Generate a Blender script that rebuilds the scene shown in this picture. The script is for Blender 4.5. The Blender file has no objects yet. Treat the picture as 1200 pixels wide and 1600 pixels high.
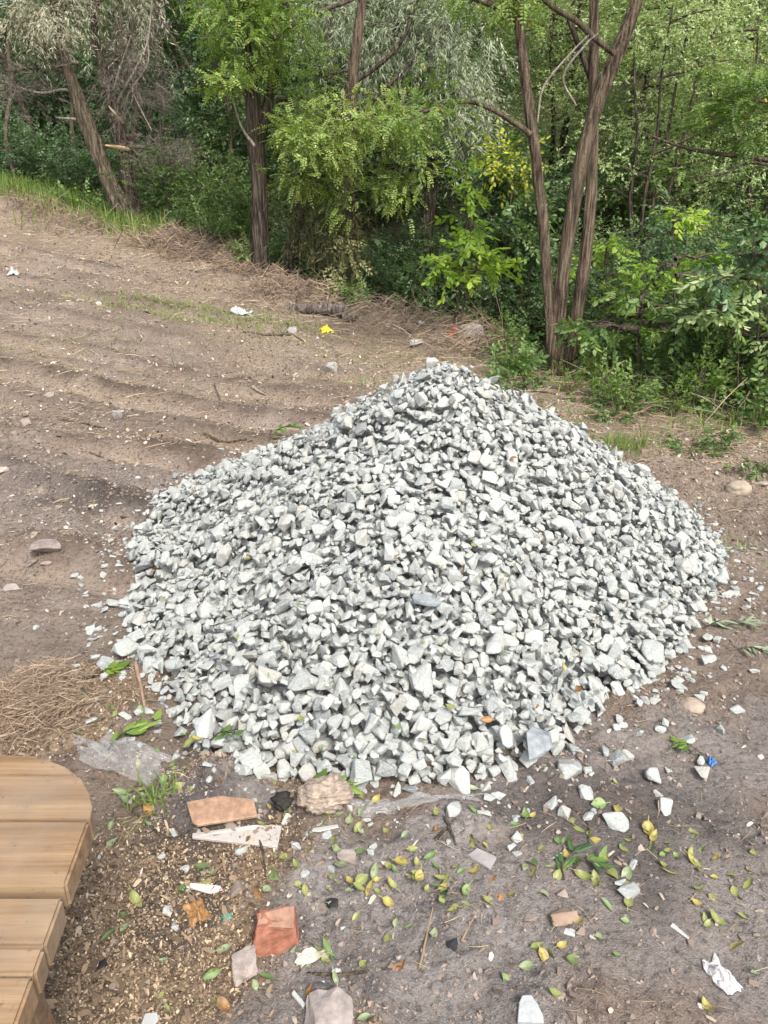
import bpy, bmesh, math, random
import numpy as np
from mathutils import Vector, Matrix
from mathutils.bvhtree import BVHTree

SEED = 7
rng = np.random.default_rng(SEED)
random.seed(SEED)
scene = bpy.context.scene
C = scene.collection
R = math.radians

# ------------------------------------------------------------------ camera
CAM_H, PITCH, FPX = 1.65, R(23.0), 1190.0      # focal length in pixels of the 1200x1600 photo
CP, SP = math.cos(PITCH), math.sin(PITCH)
cam_d = bpy.data.cameras.new('camera')
cam = bpy.data.objects.new('camera', cam_d)
C.objects.link(cam)
cam.location = (0, 0, CAM_H)
cam.rotation_euler = (R(90) - PITCH, 0, 0)
cam_d.sensor_fit = 'VERTICAL'
cam_d.sensor_height = 24.0
cam_d.lens = 24.0 * FPX / 1600.0
cam_d.clip_start, cam_d.clip_end = 0.05, 500
scene.camera = cam


def ray(px, py):
    u, v = (px - 600.0) / FPX, (800.0 - py) / FPX
    return np.array([u, CP + v * SP, -SP + v * CP])


def P(px, py, Y):
    """World point on the sight line of a photo pixel at forward distance Y."""
    d = ray(px, py)
    return np.array([0, 0, CAM_H]) + d * (Y / d[1])


# ------------------------------------------------------------------ noise
def _h(ix, iy, s):
    n = (ix * 374761393 + iy * 668265263 + s * 974711 + 1013) & 0xffffffff
    n = ((n ^ (n >> 13)) * 1274126177) & 0xffffffff
    return ((n ^ (n >> 16)) & 0xffff) / 65535.0


def vnoise(x, y, s=0):
    x = np.asarray(x, float); y = np.asarray(y, float)
    fx, fy = np.floor(x), np.floor(y)
    ix, iy = fx.astype(np.int64), fy.astype(np.int64)
    tx, ty = x - fx, y - fy
    tx = tx * tx * (3 - 2 * tx); ty = ty * ty * (3 - 2 * ty)
    a = _h(ix, iy, s) * (1 - tx) + _h(ix + 1, iy, s) * tx
    b = _h(ix, iy + 1, s) * (1 - tx) + _h(ix + 1, iy + 1, s) * tx
    return (a * (1 - ty) + b * ty) * 2 - 1


def fbm(x, y, s=0, octv=4, gain=.5):
    r, a = 0, 1.0
    for k in range(octv):
        r = r + a * vnoise(x * 2 ** k, y * 2 ** k, s + k)
        a *= gain
    return r


def sstep(a, b, x):
    t = np.clip((x - a) / (b - a), 0, 1)
    return t * t * (3 - 2 * t)


# ------------------------------------------------------------------ terrain
EDGE = np.array([(-60, 32), (-30, 23), (-12, 16.6), (-7, 14), (-4, 12.0), (-1.75, 10.5), (-.5, 9.5), (.85, 8.5),
                 (1.5, 7.0), (2.7, 5.5), (5, 4.0), (12, 1), (30, -6), (60, -20)], float)


def edge_t(x, y):
    """Signed distance beyond the back edge of the clearing."""
    x = np.asarray(x, float); y = np.asarray(y, float)
    best = np.full(x.shape, 1e9); sgn = np.ones(x.shape)
    for a, b in zip(EDGE[:-1], EDGE[1:]):
        d = b - a; L = d @ d
        t = np.clip(((x - a[0]) * d[0] + (y - a[1]) * d[1]) / L, 0, 1)
        qx, qy = x - a[0] - t * d[0], y - a[1] - t * d[1]
        dd = np.hypot(qx, qy)
        s = np.sign(d[0] * qy - d[1] * qx)
        m = dd < best
        best = np.where(m, dd, best); sgn = np.where(m, s, sgn)
    return best * sgn


BUMPS = []      # (x, y, radius, height): rubble heaps and clods that belong to the soil


def ruts(x, y, t):
    """Wheel tracks across the clearing: pressed grooves and the loose ridges beside them."""
    q = (y - 5.2) * .93 + (x + 2) * .36
    side = sstep(.2, -.9, x) * sstep(.2, -.6, t)
    gr = rd = 0
    for k, off in enumerate((-1.75, -1.1, -.45, .1, .75, 1.3, 2.1, 2.9, 3.9)):
        c = q - off + .13 * vnoise(x * .8, y * .5, 40 + k) + .03 * vnoise(x * 4, y * 4, 50 + k)
        wob = np.clip(.65 + .55 * vnoise(x * 1.3, x * 0 + k, 77), 0, 1.2)
        gr = gr + wob * np.exp(-(c / .10) ** 2)
        rd = rd + wob * np.exp(-((c - .20) / .10) ** 2)
    return gr * side, rd * side


def ground(x, y, detail=True):
    x = np.asarray(x, float); y = np.asarray(y, float)
    s = -x * .6 + y * .9 - 6.5
    s = 1.0 * np.logaddexp(0, s / 1.0)
    s = 14 - 1.5 * np.logaddexp(0, (14 - s) / 1.5)
    z = .15 * s
    t = edge_t(x, y)
    w = t + .5 * vnoise(x * .6, y * .6, 31)
    depth = .22 + .75 * np.exp(-((x - .5) / 1.9) ** 2)
    z = z - depth * sstep(0.1, 1.9, w) * (1 - sstep(2.6, 5.5, w))
    z = z + .42 * np.maximum(0, 1.2 * np.logaddexp(0, (t - 5.0) / 1.2)) * (1 - .35 * sstep(-5, -9, x))
    z = z + .10 * np.exp(-((w + .45) / .45) ** 2) * (1 + .9 * vnoise(x * 1.7, y * 1.7, 5)) * sstep(2.2, .6, x)
    z = z + .05 * fbm(x * .5, y * .5, 11, 3)
    gr, rd = ruts(x, y, t)
    z = z - .06 * gr + .045 * rd
    for bx, by, br, bh in BUMPS:
        d2 = ((x - bx) ** 2 + (y - by) ** 2) / br ** 2
        z = z + bh * np.exp(-d2 * 1.6) * (1 + .35 * vnoise(x * 22, y * 22, 61))
    if detail:
        rg = sstep(-.45, .45, fbm(x * 1.6, y * 1.6, 35, 3))      # trodden and crumbly patches
        z = z + .018 * fbm(x * 3.3, y * 3.3, 21, 3) + (.004 + .009 * rg) * fbm(x * 14, y * 14, 25, 3, .6) + (.002 + .006 * rg) * np.abs(fbm(x * 38, y * 38, 29, 3, .6))
    return z


def G(px, py):
    """Where the sight line of a photo pixel meets the ground."""
    d = ray(px, py)
    k = np.concatenate([np.arange(.5, 8, .01), np.arange(8, 40, .04)])
    p = k[:, None] * d + np.array([0, 0, CAM_H])
    below = p[:, 2] < ground(p[:, 0], p[:, 1], False)
    i = int(np.argmax(below)) if below.any() else len(k) - 1
    x, y = p[i, 0], p[i, 1]
    return np.array([x, y, float(ground(x, y))])


def Gxy(pts):
    return np.array([G(*p) for p in pts])


for px, py, br, bh in ((345, 1236, .15, .10), (505, 1262, .085, .075), (455, 1265, .05, .04), (650, 1345, .2, .035),
                       (60, 1090, .16, .06), (720, 1290, .16, .03), (30, 700, .35, .08), (740, 540, .5, .16), (275, 390, .45, .18), (340, 402, .5, .24), (385, 425, .4, .2), (60, 338, .9, .22), (140, 362, .5, .06), (440, 462, .35, .14), (550, 1560, .2, .025)):
    p = G(px, py)
    BUMPS.append((p[0], p[1], br, bh))


# ------------------------------------------------------------------ mesh helpers
def mesh_np(name, V, quads=None, tris=None, mats=(), mi=None, attrs=None, smooth=False):
    me = bpy.data.meshes.new(name)
    V = np.asarray(V, np.float32)
    q = np.zeros((0, 4), np.int32) if quads is None else np.asarray(quads, np.int32).reshape(-1, 4)
    t = np.zeros((0, 3), np.int32) if tris is None else np.asarray(tris, np.int32).reshape(-1, 3)
    me.vertices.add(len(V)); me.vertices.foreach_set('co', V.ravel())
    loops = np.concatenate([q.ravel(), t.ravel()])
    me.loops.add(len(loops)); me.loops.foreach_set('vertex_index', loops)
    n = len(q) + len(t)
    me.polygons.add(n)
    st = np.concatenate([np.arange(len(q)) * 4, len(q) * 4 + np.arange(len(t)) * 3]).astype(np.int32)
    me.polygons.foreach_set('loop_start', st)
    if mi is not None:
        me.polygons.foreach_set('material_index', np.asarray(mi, np.int32))
    me.polygons.foreach_set('use_smooth', np.full(n, bool(smooth)))
    for k, v in (attrs or {}).items():
        v = np.asarray(v, np.float32)
        if v.ndim == 1:
            a = me.attributes.new(k, 'FLOAT', 'POINT'); a.data.foreach_set('value', v)
        else:
            a = me.attributes.new(k, 'FLOAT_COLOR', 'POINT'); a.data.foreach_set('color', v.ravel())
    for m in mats:
        me.materials.append(m)
    me.update(calc_edges=True)
    return me


class Geo:
    """Collects vertices, faces, a per-vertex tint and a material index."""
    def __init__(s):
        s.V, s.Q, s.T, s.tint, s.qm, s.tm, s.n = [], [], [], [], [], [], 0

    def add(s, V, Q=None, T=None, tint=.5, m=0):
        V = np.asarray(V, float)
        s.V.append(V)
        s.tint.append(np.broadcast_to(np.asarray(tint, float), (len(V),)))
        for F, k, L, M in ((Q, 4, s.Q, s.qm), (T, 3, s.T, s.tm)):
            if F is not None and len(F):
                F = np.asarray(F, np.int64).reshape(-1, k)
                L.append(F + s.n)
                M.append(np.broadcast_to(np.asarray(m), (len(F),)))
        s.n += len(V)

    def mesh(s, name, mats, smooth=False, origin=(0, 0, 0)):
        V = np.concatenate(s.V) - np.asarray(origin)
        Q = np.concatenate(s.Q) if s.Q else None
        T = np.concatenate(s.T) if s.T else None
        mi = np.concatenate((s.qm or []) + (s.tm or []))
        return mesh_np(name, V, Q, T, mats, mi, {'tint': np.concatenate(s.tint)}, smooth)


def tag(o, label=None, cat=None, group=None, kind=None):
    if label: o['label'] = label
    if cat: o['category'] = cat
    if group: o['group'] = group
    if kind: o['kind'] = kind
    return o


def link(name, me, parent=None, loc=None):
    o = bpy.data.objects.new(name, me)
    C.objects.link(o)
    if parent is not None: o.parent = parent
    if loc is not None: o.location = loc
    return o


def empty(name, loc):
    o = bpy.data.objects.new(name, None)
    o.empty_display_size = .1
    C.objects.link(o); o.location = [float(v) for v in loc]
    return o


def copy_tree(o, parent=None):
    c = o.copy(); C.objects.link(c)
    if parent is not None: c.parent = parent
    for ch in [k for k in bpy.data.objects if k.parent == o]:
        copy_tree(ch, c)
    return c


# ------------------------------------------------------------------ materials
def new_mat(name):
    m = bpy.data.materials.new(name); m.use_nodes = True
    nt = m.node_tree
    return m, nt, nt.nodes['Principled BSDF'], nt.nodes['Material Output']


def nd(nt, typ, **kw):
    n = nt.nodes.new(typ)
    for k, v in kw.items():
        if k in n.inputs.keys(): n.inputs[k].default_value = v
        else: setattr(n, k, v)
    return n


def ramp(nt, fac, stops, interp='LINEAR'):
    r = nt.nodes.new('ShaderNodeValToRGB')
    r.color_ramp.interpolation = interp
    el = r.color_ramp.elements
    while len(el) < len(stops): el.new(.5)
    for e, (p, c) in zip(el, stops):
        e.position = p; e.color = (*c, 1)
    nt.links.new(fac, r.inputs[0])
    return r.outputs[0]


def noise(nt, scale, detail=4, rough=.55, vec=None, dim='3D'):
    n = nd(nt, 'ShaderNodeTexNoise', Scale=scale, Detail=detail, Roughness=rough)
    if vec is not None: nt.links.new(vec, n.inputs['Vector'])
    return n.outputs['Fac']


def mixc(nt, fac, a, b, mode='MIX'):
    m = nt.nodes.new('ShaderNodeMix'); m.data_type = 'RGBA'; m.blend_type = mode
    for s, v in ((m.inputs[0], fac), (m.inputs[6], a), (m.inputs[7], b)):
        if isinstance(v, (int, float)): s.default_value = v
        elif isinstance(v, tuple): s.default_value = (*v, 1)
        else: nt.links.new(v, s)
    return m.outputs[2]


def math_n(nt, op, a, b=None, clamp=False):
    m = nt.nodes.new('ShaderNodeMath'); m.operation = op; m.use_clamp = clamp
    for s, v in zip(m.inputs, (a, b)):
        if v is None: continue
        if isinstance(v, (int, float)): s.default_value = v
        else: nt.links.new(v, s)
    return m.outputs[0]


def bump(nt, bs, h, strength=.5, dist=.01):
    b = nd(nt, 'ShaderNodeBump', Strength=strength, Distance=dist)
    nt.links.new(h, b.inputs['Height']); nt.links.new(b.outputs[0], bs.inputs['Normal'])


def texco(nt, out='Object'):
    return nt.nodes.new('ShaderNodeTexCoord').outputs[out]


def geo_pos(nt):
    return nt.nodes.new('ShaderNodeNewGeometry').outputs['Position']


def attr(nt, name='tint'):
    return nd(nt, 'ShaderNodeAttribute', attribute_name=name)


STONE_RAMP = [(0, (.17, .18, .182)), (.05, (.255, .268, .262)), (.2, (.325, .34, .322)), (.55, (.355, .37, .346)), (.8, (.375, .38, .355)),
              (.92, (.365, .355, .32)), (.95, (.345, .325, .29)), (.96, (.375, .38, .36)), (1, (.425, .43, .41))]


def stone_mat(name, src):
    m, nt, bs, out = new_mat(name)
    if src == 'object':
        tint = nt.nodes.new('ShaderNodeObjectInfo').outputs['Random']
    else:
        tint = attr(nt).outputs['Fac']
    col = ramp(nt, tint, STONE_RAMP)
    pos = geo_pos(nt)
    n1 = noise(nt, 38, 5, .6, pos)
    n2 = noise(nt, 160, 3, .6, pos)
    col = mixc(nt, ramp(nt, n1, [(.32, (0, 0, 0)), (.72, (1, 1, 1))]), mixc(nt, .24, col, (.20, .215, .215)), col)
    col = mixc(nt, ramp(nt, n2, [(.5, (0, 0, 0)), (.75, (.55, .55, .55))]), col, (.54, .545, .515))
    vein = nd(nt, 'ShaderNodeTexNoise', Scale=14.0, Detail=3.0, Distortion=2.5)
    nt.links.new(pos, vein.inputs['Vector'])
    col = mixc(nt, ramp(nt, vein.outputs['Fac'], [(.47, (0, 0, 0)), (.5, (.35, .35, .35)), (.53, (0, 0, 0))]), col, (.20, .22, .23))
    nt.links.new(col, bs.inputs['Base Color'])
    bs.inputs['Roughness'].default_value = .85
    bs.inputs['Specular IOR Level'].default_value = .25
    h = math_n(nt, 'ADD', n1, math_n(nt, 'MULTIPLY', n2, .35))
    bump(nt, bs, h, .8, .009)
    return m


M_STONE_OBJ = stone_mat('crushed stone', 'object')
M_STONE_ATT = stone_mat('crushed stone mass', 'attr')


def leaf_mat(name, dark, mid, light, trans=.3, rough=.45, extra=None, spec=.4):
    m, nt, bs, out = new_mat(name)
    t = attr(nt).outputs['Fac']
    stops = [(0, dark), (.55, mid), (.965, light)]
    if extra: stops.append((.99, extra))
    col = ramp(nt, t, stops)
    nt.links.new(col, bs.inputs['Base Color'])
    bs.inputs['Roughness'].default_value = rough
    bs.inputs['Specular IOR Level'].default_value = spec
    tr = nt.nodes.new('ShaderNodeBsdfTranslucent')
    tc = mixc(nt, 1.0, col, (1.35, 1.5, .75), 'MULTIPLY')
    nt.links.new(tc, tr.inputs['Color'])
    mx = nt.nodes.new('ShaderNodeMixShader'); mx.inputs[0].default_value = trans
    nt.links.new(bs.outputs[0], mx.inputs[1]); nt.links.new(tr.outputs[0], mx.inputs[2])
    nt.links.new(mx.outputs[0], out.inputs['Surface'])
    return m


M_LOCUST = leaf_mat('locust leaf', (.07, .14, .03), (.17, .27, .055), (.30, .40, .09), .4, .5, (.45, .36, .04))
M_LOCUST_SUN = leaf_mat('sunlit locust leaf', (.07, .135, .028), (.20, .30, .068), (.36, .44, .12), .36, .45, (.55, .45, .06))  # lighter locust colours with the sunlight painted in
M_WILLOW = leaf_mat('willow leaf', (.15, .19, .12), (.28, .33, .22), (.44, .48, .36), .25, .5, (.40, .38, .2))
M_WILLOW_DRY = leaf_mat('dry willow leaf', (.21, .21, .15), (.34, .335, .25), (.48, .465, .36), .25, .6)
M_BROAD = leaf_mat('broad dark leaf', (.03, .07, .024), (.07, .135, .045), (.16, .24, .085), .3, .38, None, .5)
M_BROAD2 = leaf_mat('mid green leaf', (.04, .09, .025), (.10, .18, .048), (.23, .32, .09), .33, .42)
M_GREY = leaf_mat('grey green leaf', (.14, .21, .08), (.32, .42, .18), (.50, .56, .30), .38, .48)  # pale leaf; sunlight on the slope is also put into these colours
M_LIME = leaf_mat('lime leaf', (.10, .19, .025), (.19, .31, .035), (.32, .42, .06), .4, .42)
M_YELLOWISH = leaf_mat('yellow sunlit leaf', (.05, .10, .02), (.10, .17, .03), (.38, .40, .04), .35, .45, (.55, .48, .05))  # yellow leaves, with sunlight on the shrub top put into the colour
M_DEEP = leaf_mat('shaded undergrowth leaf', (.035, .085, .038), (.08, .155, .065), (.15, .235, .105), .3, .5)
M_GRASS = leaf_mat('grass blade', (.06, .12, .02), (.13, .22, .04), (.30, .33, .10), .35, .5)
M_STRAW = leaf_mat('straw', (.13, .085, .05), (.30, .22, .13), (.50, .41, .27), .1, .8)
M_BRUSH = leaf_mat('dry brush', (.08, .06, .045), (.22, .155, .11), (.42, .32, .225), .05, .85)


def bark_mat(name, c0, c1, c2, scale=1.0):
    m, nt, bs, out = new_mat(name)
    pos = texco(nt)
    mp = nd(nt, 'ShaderNodeMapping'); mp.inputs['Scale'].default_value = (42 * scale, 42 * scale, 3.6 * scale)
    nt.links.new(pos, mp.inputs[0])
    n1 = noise(nt, 1.0, 5, .65, mp.outputs[0])
    n2 = noise(nt, 2.0, 3, .5, pos)
    n3 = noise(nt, 90, 2, .5, pos)
    col = ramp(nt, n1, [(.38, c0), (.5, c1), (.64, c2)])
    col = mixc(nt, ramp(nt, n2, [(.48, (0, 0, 0)), (.7, (.5, .5, .5))]), col, tuple(.6 * a + .4 * b for a, b in zip(c1, (.10, .115, .05))))
    nt.links.new(col, bs.inputs['Base Color'])
    bs.inputs['Roughness'].default_value = .9
    bs.inputs['Specular IOR Level'].default_value = .2
    bump(nt, bs, math_n(nt, 'ADD', n1, math_n(nt, 'MULTIPLY', n3, .2)), 1.0, .06)
    return m


M_BARK_ACACIA = bark_mat('acacia bark', (.035, .025, .018), (.12, .088, .062), (.25, .19, .138))
M_BARK_DARK = bark_mat('dark bark', (.018, .014, .011), (.07, .054, .042), (.18, .14, .11))
M_BARK_WILLOW = bark_mat('willow bark', (.03, .024, .019), (.10, .078, .058), (.25, .195, .14), .8)
M_BARK_LOG = bark_mat('grey log bark', (.06, .05, .042), (.17, .14, .12), (.30, .26, .23))
M_TWIG_PALE = bark_mat('bleached twig', (.20, .17, .14), (.36, .31, .26), (.50, .45, .39))
M_TWIG_GREY = bark_mat('grey dead twig', (.10, .085, .07), (.20, .17, .14), (.32, .28, .24))
M_TWIG = bark_mat('brown twig', (.05, .04, .03), (.12, .09, .07), (.20, .16, .12))


def plain(name, col, rough=.6, var=.25, scale=25, spec=.3, bumpd=.003):
    m, nt, bs, out = new_mat(name)
    pos = texco(nt)
    n = noise(nt, scale, 5, .6, pos)
    c = mixc(nt, ramp(nt, n, [(.3, (0, 0, 0)), (.7, (1, 1, 1))]), tuple(v * (1 - var) for v in col), tuple(min(1, v * (1 + var)) for v in col))
    nt.links.new(c, bs.inputs['Base Color'])
    bs.inputs['Roughness'].default_value = rough
    bs.inputs['Specular IOR Level'].default_value = spec
    bump(nt, bs, n, .5, bumpd)
    return m


# fallen leaf colours: one material each, with a paler midrib running through the leaf's own length
def fallen_mat(name, c, c2):
    m, nt, bs, out = new_mat(name)
    rnd = nt.nodes.new('ShaderNodeObjectInfo').outputs['Random']
    n = noise(nt, 40, 3, .5, texco(nt))
    f = math_n(nt, 'ADD', math_n(nt, 'MULTIPLY', rnd, .6), math_n(nt, 'MULTIPLY', n, .5))
    col = ramp(nt, f, [(.2, c), (.85, c2)])
    v = ramp(nt, attr(nt, 'tint').outputs['Fac'], [(0, (1.15, 1.15, 1.1)), (.25, (1, 1, 1)), (1, (.9, .9, .85))])
    col = mixc(nt, 1.0, col, v, 'MULTIPLY')
    rot = nd(nt, 'ShaderNodeTexNoise', Scale=70.0, Detail=3.0); rot.noise_dimensions = '4D'
    nt.links.new(texco(nt), rot.inputs['Vector']); nt.links.new(math_n(nt, 'MULTIPLY', rnd, 40.0), rot.inputs['W'])
    col = mixc(nt, ramp(nt, rot.outputs['Fac'], [(.56, (0, 0, 0)), (.66, (.8, .8, .8))]), col, (.13, .085, .04))
    nt.links.new(col, bs.inputs['Base Color'])
    bs.inputs['Roughness'].default_value = .5
    bs.inputs['Specular IOR Level'].default_value = .4
    return m


FALLEN = {
    'yellow-green': fallen_mat('fallen yellow green', (.16, .19, .055), (.25, .255, .09)),
    'green': fallen_mat('fallen green', (.075, .14, .045), (.17, .24, .09)),
    'pale green': fallen_mat('fallen pale green', (.16, .21, .11), (.25, .29, .17)),
    'yellow': fallen_mat('fallen yellow', (.26, .22, .05), (.33, .28, .09)),
    'orange': fallen_mat('fallen orange', (.30, .14, .04), (.22, .12, .05)),
    'brown': fallen_mat('fallen brown', (.20, .11, .05), (.33, .20, .10)),
}


def soil_mat():
    m, nt, bs, out = new_mat('soil')
    pos = geo_pos(nt)
    z1, z2 = attr(nt, 'zone'), attr(nt, 'zone_b')
    sep = nd(nt, 'ShaderNodeSeparateColor'); nt.links.new(z1.outputs['Color'], sep.inputs[0])
    sep2 = nd(nt, 'ShaderNodeSeparateColor'); nt.links.new(z2.outputs['Color'], sep2.inputs[0])
    big = noise(nt, .9, 5, .6, pos)
    mid = noise(nt, 7, 6, .65, pos)
    fine = noise(nt, 55, 5, .7, pos)
    grit = noise(nt, 240, 3, .7, pos)
    col = ramp(nt, big, [(.3, (.165, .125, .099)), (.5, (.245, .193, .156)), (.7, (.335, .277, .232))])
    col = mixc(nt, ramp(nt, mid, [(.42, (0, 0, 0)), (.68, (.8, .8, .8))]), col, (.16, .116, .09))
    # ash grey soil
    ash = ramp(nt, mid, [(.3, (.18, .16, .149)), (.55, (.285, .258, .242)), (.75, (.385, .355, .333))])
    col = mixc(nt, sep.outputs[1], col, ash)
    # wood chips
    chips = ramp(nt, fine, [(.25, (.08, .055, .037)), (.42, (.19, .135, .088)), (.6, (.32, .235, .155)), (.8, (.46, .36, .24))])
    col = mixc(nt, sep.outputs[0], col, chips)
    # straw covered edge
    straw = ramp(nt, fine, [(.3, (.14, .10, .068)), (.5, (.29, .225, .16)), (.72, (.43, .355, .26))])
    col = mixc(nt, math_n(nt, 'MULTIPLY', sep2.outputs[0], ramp(nt, mid, [(.3, (.2, .2, .2)), (.6, (1, 1, 1))])), col, straw)
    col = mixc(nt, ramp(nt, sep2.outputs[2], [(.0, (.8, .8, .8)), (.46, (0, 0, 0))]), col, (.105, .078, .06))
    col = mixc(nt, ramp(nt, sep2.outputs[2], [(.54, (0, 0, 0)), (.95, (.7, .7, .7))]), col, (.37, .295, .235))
    # forest floor
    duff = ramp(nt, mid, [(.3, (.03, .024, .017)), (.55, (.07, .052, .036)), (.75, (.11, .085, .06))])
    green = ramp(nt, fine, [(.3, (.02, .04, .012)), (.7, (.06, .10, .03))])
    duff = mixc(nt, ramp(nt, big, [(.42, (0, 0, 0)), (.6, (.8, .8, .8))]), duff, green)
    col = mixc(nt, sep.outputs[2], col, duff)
    # damp dark patches
    col = mixc(nt, math_n(nt, 'MULTIPLY', sep2.outputs[1], .7), col, (.065, .056, .054))
    # shade of tiny gaps painted dark in the low spots, then pale crumbs
    col = mixc(nt, ramp(nt, fine, [(.34, (.9, .9, .9)), (.5, (0, 0, 0))]), col, mixc(nt, .7, col, (.03, .022, .018)))
    col = mixc(nt, ramp(nt, grit, [(.58, (0, 0, 0)), (.68, (.65, .65, .65))]), col, mixc(nt, .55, col, (.48, .42, .36)))
    nt.links.new(col, bs.inputs['Base Color'])
    bs.inputs['Roughness'].default_value = .95
    bs.inputs['Specular IOR Level'].default_value = .15
    h = math_n(nt, 'ADD', math_n(nt, 'MULTIPLY', fine, 1.0), math_n(nt, 'MULTIPLY', grit, .45))
    h = math_n(nt, 'ADD', h, math_n(nt, 'MULTIPLY', mid, 1.5))
    bump(nt, bs, h, 1.0, .02)
    return m


M_SOIL = soil_mat()
M_CRUMB = leaf_mat('soil crumb', (.12, .088, .07), (.26, .207, .175), (.50, .46, .42), 0.0, .95)
M_CHIP = leaf_mat('wood chip', (.075, .05, .034), (.25, .175, .11), (.50, .39, .26), 0.0, .85)
M_LITTER = leaf_mat('dry litter', (.09, .065, .045), (.33, .27, .20), (.56, .51, .44), .05, .8)


# ------------------------------------------------------------------ ground sheet
def axis(lo, dense_lo, dense_hi, hi, step, grow):
    a = list(np.arange(dense_lo, dense_hi, step))
    s, v = step, a[-1]
    while v < hi:
        s *= grow; v += s; a.append(v)
    s, v, b = step, a[0], []
    while v > lo:
        s *= grow; v -= s; b.append(v)
    return np.array(b[::-1] + a)


xs = axis(-90, -2.2, 2.5, 90, .010, 1.018)
ys = axis(-25, .5, 2.9, 110, .010, 1.009)
GX, GY = np.meshgrid(xs, ys)
GZ = ground(GX, GY)
GT = edge_t(GX, GY)


def pix(x, y, z):
    dx, dy, dz = x, y, z - CAM_H
    dep = dy * CP - dz * SP
    dep = np.where(dep > .05, dep, np.nan)
    return 600 + FPX * dx / dep, 800 - FPX * (dy * SP + dz * CP) / dep


def blob(x, y, c, r, nz=.45, s=0):
    d = np.hypot((x - c[0]) / r[0], (y - c[1]) / r[1]) + nz * fbm(x * 3, y * 3, 70 + s, 3)
    return 1 - sstep(.6, 1.15, d)


cA, cB, cC, cD = G(250, 1420), G(640, 1440), G(1000, 1350), G(100, 1090)
chip_mask = np.maximum(blob(GX, GY, cA[:2], (.42, .62), .45, 1), .9 * blob(GX, GY, cD[:2], (.35, .25), .5, 2))
ash_mask = np.maximum(blob(GX, GY, cB[:2], (.42, .42), .5, 3), .75 * blob(GX, GY, cC[:2], (.7, .6), .6, 4))
mound = blob(GX, GY, G(350, 1245)[:2], (.24, .15), .3, 6)
chip_mask = chip_mask * (1 - mound)
ash_mask = np.maximum(ash_mask, mound)
ash_mask = np.maximum(ash_mask, .35 * blob(GX, GY, G(100, 760)[:2], (1.1, .6), .8, 9))
ash_mask = ash_mask * (1 - .9 * chip_mask)
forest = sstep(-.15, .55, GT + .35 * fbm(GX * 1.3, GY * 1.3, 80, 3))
straw_m = np.exp(-((GT + .8) / 1.1) ** 2) * (.55 + .45 * fbm(GX * 1.1, GY * 1.1, 83, 3)) * 1.1
straw_m = np.clip(straw_m + .7 * sstep(-.1, .5, fbm(GX * .9, GY * 1.6, 87, 4)) * sstep(3.6, 5.5, GY), 0, 1)
damp = np.clip(.9 * blob(GX, GY, G(285, 1290)[:2], (.12, .16), .7, 18) + .8 * blob(GX, GY, G(420, 1300)[:2], (.13, .07), .8, 19) + blob(GX, GY, G(275, 780)[:2], (.35, .3), .6, 12) * .8 + blob(GX, GY, G(300, 1380)[:2], (.10, .14), .8, 14)
               + .8 * blob(GX, GY, G(930, 1290)[:2], (.30, .22), .7, 15) + .7 * blob(GX, GY, G(90, 780)[:2], (.5, .18), .8, 16), 0, 1)
zone = np.stack([chip_mask, ash_mask, forest, np.ones_like(forest)], -1).reshape(-1, 4)
GR, RD = ruts(GX, GY, GT)
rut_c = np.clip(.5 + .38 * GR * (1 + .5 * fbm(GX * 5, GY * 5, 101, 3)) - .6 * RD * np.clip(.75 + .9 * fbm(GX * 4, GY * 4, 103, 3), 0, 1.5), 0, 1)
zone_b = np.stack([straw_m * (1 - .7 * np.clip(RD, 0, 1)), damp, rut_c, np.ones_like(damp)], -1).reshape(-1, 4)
nx, ny = len(xs), len(ys)
idx = np.arange(nx * ny).reshape(ny, nx)
quads = np.stack([idx[:-1, :-1], idx[:-1, 1:], idx[1:, 1:], idx[1:, :-1]], -1).reshape(-1, 4)
tag(link('ground', mesh_np('ground', np.stack([GX, GY, GZ], -1).reshape(-1, 3), quads, None, [M_SOIL], None,
                           {'zone': zone, 'zone_b': zone_b}, True)), kind='structure')
print('ground', nx, ny)

# ------------------------------------------------------------------ stones
def hull_variant(flat=.5, mid=.72, k=13):
    bm = bmesh.new()
    pts = []
    for i in range(k):
        v = np.array([random.uniform(-1, 1) for _ in range(3)])
        v = v / np.max(np.abs(v)) * random.uniform(.72, 1.0)        # points near a box's faces: angular lumps
        v = v / (np.linalg.norm(v) ** .45)
        pts.append(v * np.array([.5, .5 * mid, .5 * flat]))
    for p in pts: bm.verts.new(p)
    res = bmesh.ops.convex_hull(bm, input=bm.verts)
    bmesh.ops.delete(bm, geom=[g for g in set(res['geom_interior']) | set(res['geom_unused']) if isinstance(g, bmesh.types.BMVert)], context='VERTS')
    bmesh.ops.dissolve_limit(bm, angle_limit=R(13), verts=bm.verts, edges=bm.edges)
    bmesh.ops.bevel(bm, geom=bm.edges[:], offset=.034, segments=1, affect='EDGES', clamp_overlap=True)
    bmesh.ops.triangulate(bm, faces=bm.faces)
    bm.normal_update()
    bm.verts.index_update()
    V = np.array([v.co[:] for v in bm.verts]); F = np.array([[v.index for v in f.verts] for f in bm.faces])
    bm.free()
    V -= (V.max(0) + V.min(0)) / 2
    V /= (V.max(0) - V.min(0))[0]
    return V, F


VARS = []
for i in range(64):
    f = random.choice((.28, .36, .45, .52, .6, .68))
    VARS.append(hull_variant(f, random.uniform(max(.5, f), .88), random.choice((11, 13, 16, 20))))
VAR_ME = [None] * len(VARS)


def var_mesh(i):
    if VAR_ME[i] is None:
        VAR_ME[i] = mesh_np('gravel_stone', VARS[i][0], None, VARS[i][1], [M_STONE_OBJ])
    return VAR_ME[i]


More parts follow.
